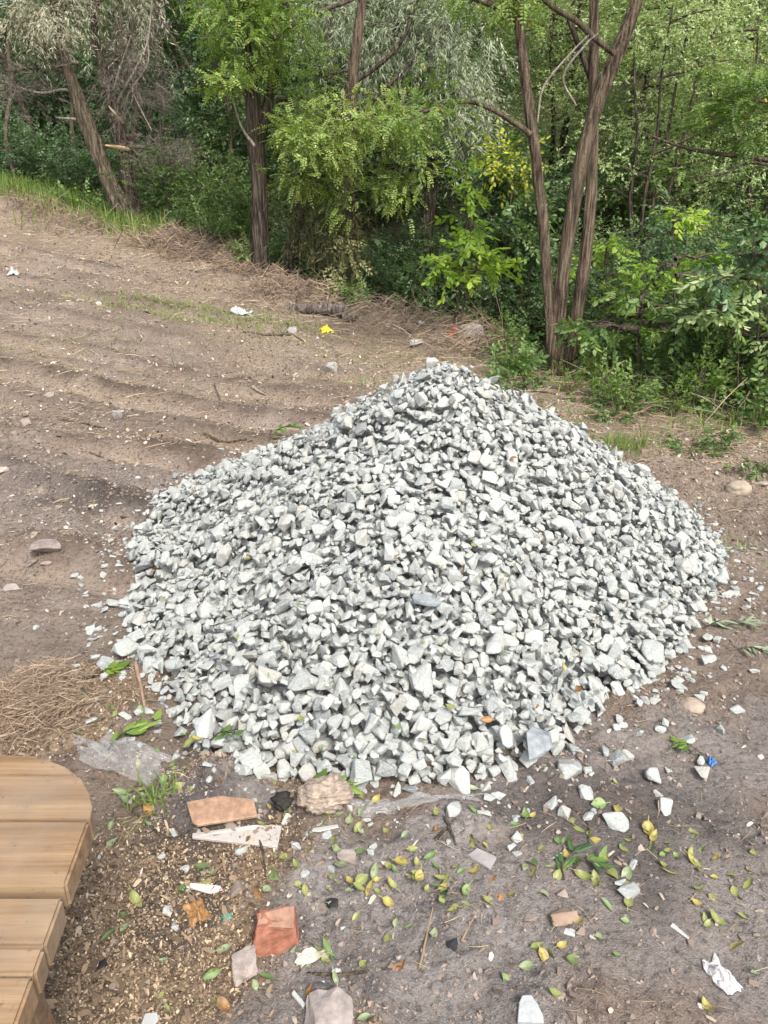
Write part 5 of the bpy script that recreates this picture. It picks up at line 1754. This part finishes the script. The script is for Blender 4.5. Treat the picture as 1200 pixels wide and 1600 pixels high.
slab('white_scrap', [(222, 1610), (228, 1592), (246, 1588), (250, 1600), (240, 1612)], (.01, .01, .012, .01, .01), .002, M_WHITE, 'white paper scrap at the photo bottom by yellow leaves', 'scrap')


def rough_lump(name, px, py, dims, mat, label, cat, spin=0, seed=0, sub=3, amp=.10, hull=False, lift=.3, tilt=0.0, k=14, fq=3.0):
    """A lump with crags: a hull or a ball pushed about by noise."""
    x, y, z = S(px, py)
    bm = bmesh.new()
    if hull:
        rs = random.getstate(); random.seed(seed)
        for i in range(k):
            v = np.array([random.uniform(-1, 1) for _ in range(3)]); v = v / np.max(np.abs(v)) * random.uniform(.85, 1)
            bm.verts.new(v * .5)
        random.setstate(rs)
        r = bmesh.ops.convex_hull(bm, input=bm.verts)
        bmesh.ops.delete(bm, geom=[q for q in set(r['geom_interior']) | set(r['geom_unused']) if isinstance(q, bmesh.types.BMVert)], context='VERTS')
        bmesh.ops.bevel(bm, geom=bm.edges[:], offset=.03, segments=2, affect='EDGES', clamp_overlap=True)
        bmesh.ops.triangulate(bm, faces=bm.faces)
        bmesh.ops.subdivide_edges(bm, edges=bm.edges[:], cuts=2, use_grid_fill=True)
    else:
        bmesh.ops.create_icosphere(bm, subdivisions=sub + 1, radius=.5)
    for v in bm.verts:
        p = v.co
        f = amp * (fbm(p.x * fq + p.z * fq * .66 + 9, p.y * fq + p.z * fq * 1.1 + seed, seed, 4, .6))
        v.co = p * (1 + f)
    for v in bm.verts: v.co = Vector((v.co.x * dims[0], v.co.y * dims[1], v.co.z * dims[2]))
    bm.normal_update()
    o = bm_obj(name, bm, mat, None, (x, y, z + dims[2] * lift), not hull)
    o.rotation_euler = (tilt, tilt * .4, spin)
    return tag(o, label, cat)


M_BRICK = plain('broken brick', (.235, .10, .064), .92, .42, 34, .2, .004)
M_BRICK_PALE = plain('mortared brick face', (.30, .175, .125), .92, .34, 30, .2, .004)
x, y, z = S(432, 1478)
bk = tag(empty('brick_fragment', (x, y, z)), 'broken orange-red brick half with a jagged end on the wood chips', 'brick')
bm = bmesh.new()
bv = [(-.072, -.045, -.015), (.06, -.040, -.015), (.066, .055, -.015), (-.055, .05, -.015), (-.060, -.030, .035), (.052, -.022, .050), (.062, .05, .062), (.012, .058, .058), (-.012, .040, .066), (-.040, .052, .060), (-.05, .01, .052)]
for p in bv: bm.verts.new(p)
r = bmesh.ops.convex_hull(bm, input=bm.verts)
bmesh.ops.bevel(bm, geom=bm.edges[:], offset=.003, segments=1, affect='EDGES', clamp_overlap=True)
bmesh.ops.triangulate(bm, faces=bm.faces)
bmesh.ops.subdivide_edges(bm, edges=bm.edges[:], cuts=3, use_grid_fill=True)
for v in bm.verts:
    p = v.co; f = .005 * fbm(p.x * 70 + p.z * 50, p.y * 70 + p.z * 41, 3, 4, .6)
    v.co = p + p.normalized() * f
bm_obj('body', bm, M_BRICK, bk)
bm = bmesh.new()
for p in [(-.046, .015, .0545), (.048, -.015, .0535), (.058, .046, .0645), (.012, .052, .0625), (-.012, .040, .0665), (-.036, .046, .063)]: bm.verts.new(p)
bmesh.ops.convex_hull(bm, input=bm.verts)
bm_obj('mortar_face', bm, M_BRICK_PALE, bk)['label'] = 'paler dusty top face'
bk.rotation_euler = (0, 0, .25); bk.scale = (.86, .86, .9) 
rough_lump('concrete_lump', 383, 1522, (.058, .072, .05), M_CONC, 'small brownish concrete lump next to the broken brick', 'rubble', .3, 4, hull=True)
rough_lump('concrete_lump', 515, 1600, (.11, .10, .06), plain('pinkish concrete', (.28, .24, .22), .92, .3, 40), 'large pinkish-grey concrete lump at the photo bottom', 'rubble', .2, 5, hull=True)
rough_lump('rock', 75, 872, (.15, .10, .075), M_ROCK, 'brownish grey rock alone on the bare dirt beside the heap', 'rock', .1, 6, hull=True)
rough_lump('rock', 52, 885, (.05, .04, .03), M_ROCK, 'small dark rock touching the brownish grey rock', 'rock', .5, 16, hull=True)
rough_lump('rock', 73, 890, (.055, .04, .018), plain('pinkish flat stone', (.33, .265, .235), .9, .15, 40), 'pinkish flat stone below the brownish grey rock', 'rock', .5, 17, hull=True)
rough_lump('rock', 20, 925, (.07, .06, .025), plain('pale flat stone', (.30, .265, .24), .9, .15, 40), 'pale flat stone on the bare dirt near the photo edge', 'rock', .5, 18, hull=True)
rough_lump('rock', 8, 738, (.09, .06, .03), plain('pale flat rock', (.34, .29, .25), .9, .15, 40), 'pale flat rock far up the dirt at the photo edge', 'rock', .5, 19, hull=True)
rough_lump('rock', 40, 663, (.08, .06, .05), M_CONC, 'grey rock on the dark dug soil upslope', 'rock', .8, 20, hull=True)
rough_lump('rock', 188, 652, (.10, .07, .07), plain('grey rock', (.34, .31, .29), .9, .2, 40), 'pointed grey rock on the wheel-marked dirt', 'rock', .8, 21, hull=True)
rough_lump('rock', 1152, 768, (.17, .12, .10), plain('tan boulder', (.27, .225, .175), .92, .3, 20), 'rounded tan boulder on the dirt beyond the heap', 'rock', .2, 7, 3, .12, lift=.15)
rough_lump('rock', 1190, 760, (.07, .06, .03), M_CONC, 'small flat rock beside the rounded tan boulder', 'rock', .2, 27, hull=True)
rough_lump('rock', 1080, 1110, (.09, .08, .04), plain('tan rock', (.30, .24, .19), .92, .25, 25), 'tan half-buried rock at the rim of the heap', 'rock', .2, 8, 3, .12, lift=.1)
rough_lump('rock', 880, 1440, (.075, .05, .03), plain('clay lump', (.26, .19, .14), .95, .2, 40), 'flat brown clay lump below the leafy sprig', 'rock', .2, 9, hull=True, lift=.1)
rough_lump('rock', 517, 580, (.12, .1, .09), plain('pale rubble', (.31, .30, .28), .9, .15, 40), 'pale grey rubble piece on the dirt behind the heap top', 'rock', .2, 22, hull=True)
rough_lump('rock', 455, 521, (.12, .1, .08), plain('pale rubble two', (.31, .295, .27), .9, .15, 40), 'pale rubble piece near the yellow wrapper', 'rock', .4, 23, hull=True)
rough_lump('rock', 735, 527, (.24, .2, .16), plain('whitish rubble', (.38, .36, .33), .9, .2, 25), 'whitish rubble chunk in the brush beside the sapling', 'rock', .4, 24, hull=True)
rough_lump('rock', 652, 540, (.16, .1, .08), plain('grey rubble', (.40, .38, .36), .9, .2, 25), 'flat grey rubble chunk on the straw behind the heap', 'rock', .4, 25, hull=True)
rough_lump('dirt_clod', 510, 1264, (.15, .11, .085), plain('dry earth clod', (.29, .235, .19), .97, .4, 55, .1, .02), 'crumbly brown earth clod at the bottom front of the heap', 'clod', .2, 10, 5, .13, fq=4.6)
rough_lump('dirt_clod', 443, 1262, (.06, .05, .05), plain('charred lump', (.035, .032, .03), .95, .4, 45, .1, .01), 'black charred lump beside the brown earth clod', 'clod', .2, 12, 3, .25)
rough_lump('charcoal', 707, 1490, (.028, .026, .02), plain('charcoal', (.02, .02, .022), .8, .3, 60), 'black charcoal bit on the grey soil near dry stems', 'charcoal', .2, 13, hull=True)
rough_lump('charcoal', 520, 1413, (.03, .03, .016), plain('charcoal two', (.022, .022, .022), .8, .3, 60), 'black charcoal bit on the soil above the brick', 'charcoal', .5, 14, hull=True)
rough_lump('charcoal', 158, 1512, (.03, .02, .015), plain('charcoal three', (.02, .02, .022), .8, .3, 60), 'black charcoal bit on wood chips by the table end', 'charcoal', .5, 15, hull=True)
rough_lump('loose_stone', 540, 1345, (.045, .04, .04), M_CONC, 'dusty brown pebble among green leaves below the heap', 'stone', .5, 26, hull=True)

# logs on the back lip
for px, py, L, r_, rz, l in ((490, 492, .55, .065, -.25, 'short grey split log lying on the straw at the gully lip'), (515, 497, .40, .075, -.35, 'darker thick log end lying against the split log'), (545, 505, .2, .06, .5, 'small brown log stub beside the two logs')):
    p = G(px, py)
    t = tag(empty('log', p), l, 'log')
    d = np.array([math.cos(rz), math.sin(rz), 0])
    limb(t, 'bark', [(*(p - d * L / 2 + (0, 0, r_ * .7)), r_ * .8), (*(p + (0, 0, r_ * .75)), r_), (*(p + d * L * .35 + (0, 0, r_ * .7)), r_ * .95), (*(p + d * L / 2 + (0, 0, r_ * .7)), r_ * .8)], M_BARK_LOG, 14, 12, .16)
    limb(t, 'knot', [(*(p + d * L * .1 + (0, 0, r_ * 1.4)), r_ * .35), (*(p + d * L * .14 + (0, -.02, r_ * 2.0)), r_ * .22)], M_BARK_DARK, 5, 7, .1)

# sticks lying about
for rows, r_, l, m in (([(380, 522), (420, 524), (455, 526), (475, 535)], .012, 'long thin stick lying across the straw behind the heap', M_TWIG), ([(265, 540), (270, 560), (275, 578)], .01, 'short pale stick lying upslope on the dirt', M_TWIG_PALE),
                       ([(395, 607), (405, 614), (415, 620)], .014, 'short pale split stick on the wheel-marked dirt', M_TWIG_PALE), ([(130, 1068), (165, 1060), (200, 1052), (212, 1056)], .006, 'thin leafy stalk reaching from the leaves to the dry blade', M_TWIG),
                       ([(214, 1050), (222, 1085), (228, 1118)], .008, 'flat brown dry blade standing against the heap rim', plain('dry blade', (.25, .17, .12), .8, .3, 30)),
                       ([(200, 1258), (240, 1300), (262, 1308), (300, 1302)], .004, 'dark crooked twig pointing at the tiles', M_TWIG), ([(405, 1320), (412, 1345), (415, 1372)], .004, 'dark straight twig under the pale tile', M_TWIG),
                       ([(480, 1520), (540, 1518), (600, 1510), (625, 1512)], .004, 'dark thin twig on the grey soil past the brick', M_TWIG), ([(720, 1478), (745, 1430), (765, 1405)], .003, 'pale thin stem lying on the grey soil', M_STRAW),
                       ([(655, 1520), (668, 1460), (676, 1425)], .003, 'yellow thin stem pointing up the grey soil', M_STRAW), ([(680, 1305), (700, 1292), (712, 1282)], .005, 'thin brown twig leaning on the boxy stone', M_TWIG),
                       ([(695, 1280), (705, 1300), (712, 1318)], .005, 'dark twig crossing under the boxy stone', M_TWIG), ([(865, 1252), (900, 1275), (918, 1300), (918, 1330)], .003, 'thin curved stem below the corner stones', M_TWIG),
                       ([(340, 590), (335, 600), (350, 640)], .006, 'thin dark twig upslope on the dirt', M_TWIG), ([(140, 710), (170, 722), (195, 738)], .007, 'thin brown twig on dark dug soil', M_TWIG),
                       ([(90, 655), (130, 660), (170, 668)], .006, 'thin root lying along the wheel rut', M_TWIG), ([(640, 395 + 128), (625, 512), (612, 505)], .012, 'short dark stick leaning on the gully lip', M_TWIG),
                       ([(318, 680), (350, 690), (385, 688)], .012, 'dark rotten stick near the upper edge of heap', M_TWIG), ([(800, 600), (830, 615), (870, 618)], .01, 'thin brown stick behind the heap by the weeds', M_TWIG),
                       ([(150, 892), (158, 880), (163, 868)], .005, 'pale splinter standing on the dirt beside the heap', M_TWIG_PALE)):
    pp = Gxy(rows)
    t = [(*(p + (0, 0, r_ * .8)), r_) for p in pp]
    c = catmull(np.array(t), 12)
    V, Q, T = tube(c[:, :3], c[:, 3] * np.linspace(1, .6, 12), 7, .12, 3)
    g = Geo(); g.add(V, Q, T, .5)
    tag(link('stick', g.mesh('stick', [m], True, pp[0]), None, pp[0]), l, 'stick')


# crumpled thin sheets: bags, film, wrappers
def film_mat(name, col, alpha=.45, rough=.25):
    m, nt, bs, out = new_mat(name)
    bs.inputs['Base Color'].default_value = (*col, 1)
    bs.inputs['Roughness'].default_value = rough
    tr = nt.nodes.new('ShaderNodeBsdfTransparent')
    mx = nt.nodes.new('ShaderNodeMixShader')
    n = noise(nt, 30, 3, .5, texco(nt))
    f = ramp(nt, n, [(.3, (alpha * .6,) * 3), (.7, (min(1, alpha * 1.5),) * 3)])
    nt.links.new(f, mx.inputs[0]); nt.links.new(tr.outputs[0], mx.inputs[1]); nt.links.new(bs.outputs[0], mx.inputs[2])
    nt.links.new(mx.outputs[0], out.inputs['Surface'])
    return m


def sheet(name, px, py, w, h, rz, mat, label, cat, amp=.03, seed=0, n=26, freq=14, rag=.25):
    x, y, z = S(px, py)
    u = np.linspace(-.5, .5, n)
    U, Vv = np.meshgrid(u, u)
    sq = 1 + rag * fbm(np.arctan2(Vv, U) * 1.5 + 5, np.hypot(U, Vv), seed, 3)
    X = U * w * sq; Y = Vv * h * sq
    X = X + .25 * w * vnoise(U * 4, Vv * 4, seed + 5) * .4
    c, s = math.cos(rz), math.sin(rz)
    WX, WY = x + c * X - s * Y, y + s * X + c * Y
    fold = np.abs(fbm(U * freq * .3, Vv * freq * .3, seed, 4)) * amp * (1.1 - np.clip(np.hypot(U, Vv) * 1.6, 0, .9))
    WZ = np.maximum(ground(WX, WY), z - .02) + .004 + fold
    i = np.arange(n * n).reshape(n, n)
    Q = np.stack([i[:-1, :-1], i[:-1, 1:], i[1:, 1:], i[1:, :-1]], -1).reshape(-1, 4)
    V = np.stack([WX - x, WY - y, WZ - z], -1).reshape(-1, 3)
    o = link(name, mesh_np(name, V, Q, None, [mat], None, None, True), None, (x, y, z))
    sm = o.modifiers.new('thickness', 'SOLIDIFY'); sm.thickness = .0006
    return tag(o, label, cat)


M_FILM = film_mat('clear film', (.6, .6, .6), .10, .1)
M_BAG = film_mat('thin whitish bag', (.62, .60, .60), .6, .4)
sheet('plastic_film', 200, 1190, .24, .13, -.35, M_FILM, 'torn clear plastic film crumpled among leaves beside the table', 'plastic film', .05, 2, 34, 18)
sheet('plastic_film', 150, 1172, .20, .03, -.5, M_FILM, 'thin strip of clear plastic pulled out of the torn film', 'plastic film', .025, 3, 24, 12)
sheet('plastic_film', 660, 1252, .30, .035, .08, M_FILM, 'long clear plastic strip lying along the foot of the heap', 'plastic film', .025, 4, 34, 12)
sheet('plastic_film', 575, 1262, .12, .05, .1, M_FILM, 'clear plastic scrap between the earth clod and the strip', 'plastic film', .03, 14, 24, 12)
sheet('plastic_bag', 1124, 1530, .05, .085, .35, M_BAG, 'crumpled whitish plastic bag on grey soil at the lower corner', 'plastic bag', .03, 5, 44, 9)
sheet('plastic_bag', 375, 491, .24, .14, .2, plain('white bag', (.40, .41, .41), .5, .2, 20), 'white crumpled bag lying on the far grassy dirt', 'plastic bag', .12, 6, 24, 14)
sheet('plastic_bag', 20, 414, .11, .09, .2, plain('white scrap far', (.40, .41, .41), .5, .2, 20), 'small white crumpled scrap far up the clearing', 'plastic bag', .08, 16, 18, 12)
sheet('yellow_wrapper', 511, 519, .13, .09, .3, plain('yellow plastic', (.80, .62, .02), .4, .08, 20), 'bright yellow crumpled wrapper on the dirt near the logs', 'wrapper', .09, 7, 20, 14)
sheet('red_scrap', 707, 522, .05, .22, -.3, plain('red plastic', (.60, .06, .05), .45, .1, 20), 'red plastic strip in the brush below the sapling', 'scrap', .10, 8, 20, 14)
sheet('blue_wrapper', 1112, 1192, .022, .026, .3, plain('blue plastic', (.05, .16, .42), .4, .15, 40), 'small blue crumpled wrapper beside a pale stone', 'wrapper', .03, 9, 18, 14)
sheet('green_foil', 355, 1438, .022, .015, .3, plain('turquoise foil', (.08, .26, .21), .35, .15, 40), 'tiny turquoise foil scrap above the broken brick', 'scrap', .015, 10, 14, 12)
sheet('dry_leaf', 308, 1428, .045, .06, .6, FALLEN['orange'], 'curled rusty orange dry leaf above the brick', 'leaf', .03, 11, 18, 14)
sheet('dry_leaf', 490, 1496, .075, .03, .55, plain('pale dry leaf', (.52, .49, .38), .6, .08, 30), 'large pale curled dry leaf beside the broken brick', 'leaf', .02, 12, 18, 8, .1)
sheet('bottle_cap', 527, 1516, .02, .02, .3, M_WHITE, 'small round white cap on black soil near the pale leaf', 'cap', .006, 13, 14, 6, .02)


# leafy sprigs lying on heap and soil
def sprig(px, py, L, rz, n, leafL, leafW, mat, label, up=.3):
    x, y, z = S(px, py)
    t = tag(empty('leafy_sprig', (x, y, z)), label, 'sprig')
    g = Geo()
    path = np.array([(0, 0, .01), (L * .35, .01, .02 + up * L * .25), (L * .7, -.01, .02 + up * L * .3), (L, .0, .015 + up * L * .2)]) @ rotz(rz).T
    c = catmull(path, 10)
    V, Q, T = tube(c, np.linspace(.003, .0012, 10), 5)
    gs = Geo(); gs.add(V, Q, T, .5)
    link('stem', gs.mesh('stem', [M_TWIG], True), t)
    for i in range(n):
        u = rng.uniform(.1, 1)
        p = c[min(9, int(u * 9))]
        lv, lq = leaf6(leafL * rng.uniform(.7, 1.2), leafW * rng.uniform(.8, 1.2), .35, rng.uniform(0, .3))
        lv = lv @ (rotz(rz + rng.choice((-1, 1)) * rng.uniform(.3, 1.1)) @ roty(rng.uniform(-.5, .3)) @ rotx(rng.uniform(-.6, .6))).T
        g.add(lv + p, lq, None, float(np.clip(rng.normal(.5, .25), 0, 1)))
    link('foliage', g.mesh('foliage', [mat]), t)


sprig(420, 690, .26, .5, 26, .06, .026, M_BROAD2, 'green leafy sprig stuck in the far edge of the heap', .9)
sprig(880, 1385, .10, 1.2, 11, .055, .015, M_BROAD, 'dark green narrow-leaved sprig lying on grey soil', .3)
sprig(895, 1370, .08, .3, 8, .05, .016, M_BROAD2, 'second lighter sprig overlapping the dark narrow-leaved sprig', .3)
sprig(1100, 985, .20, .1, 18, .075, .018, M_WILLOW, 'grey-green willow sprig lying at the side rim of heap', .3)
sprig(1150, 1022, .14, -.4, 10, .07, .016, M_WILLOW, 'smaller grey-green willow sprig out on the dirt', .2)
sprig(470, 1250, .14, .2, 14, .06, .024, M_LIME, 'green leaf sprig pushed under the front of the heap', .4)
sprig(150, 1065, .12, .3, 10, .06, .024, M_LIME, 'green leaf sprig on dirt beside the dry blade', .2)
sprig(330, 1175, .10, .3, 8, .05, .024, M_BROAD2, 'small green sprig caught in the heap foot', .3)
sprig(1110, 1190, .11, 2.6, 11, .04, .018, M_LOCUST, 'low leafy sprig around the blue wrapper', .3)
sprig(170, 1180, .18, .8, 16, .06, .026, M_LOCUST, 'leafy sprig tangled with the clear plastic beside the table', .3)

# ------------------------------------------------------------------ light
SUN_EL, SUN_AZ = R(50), R(158)          # azimuth measured clockwise from +y: from the right and a little behind the viewer
w = bpy.data.worlds.new('World'); scene.world = w; w.use_nodes = True
nt = w.node_tree
bg = nt.nodes['Background']
sky = nt.nodes.new('ShaderNodeTexSky'); sky.sky_type = 'NISHITA'; sky.sun_disc = False
sky.sun_elevation = SUN_EL; sky.sun_rotation = SUN_AZ
sky.air_density = 1.0; sky.dust_density = 4.0; sky.ozone_density = 1.0
hs = nt.nodes.new('ShaderNodeHueSaturation'); hs.inputs['Saturation'].default_value = .5      # thin cloud: a whiter sky
nt.links.new(sky.outputs[0], hs.inputs['Color']); nt.links.new(hs.outputs[0], bg.inputs['Color'])
bg.inputs['Strength'].default_value = .15
sl = bpy.data.lights.new('sun', 'SUN'); so = bpy.data.objects.new('sun', sl); C.objects.link(so)
sl.energy = 2.0; sl.angle = R(12); sl.color = (1.0, .955, .88)
dv = Vector((math.sin(SUN_AZ) * math.cos(SUN_EL), math.cos(SUN_AZ) * math.cos(SUN_EL), math.sin(SUN_EL)))
so.rotation_euler = dv.to_track_quat('Z', 'Y').to_euler()
so.location = dv * 30
scene.view_settings.view_transform = 'Standard'
scene.view_settings.look = 'None'
scene.view_settings.exposure = 1.02
scene.view_settings.gamma = 1.0
scene.cycles.max_bounces = 8
scene.cycles.transparent_max_bounces = 8
print('done')
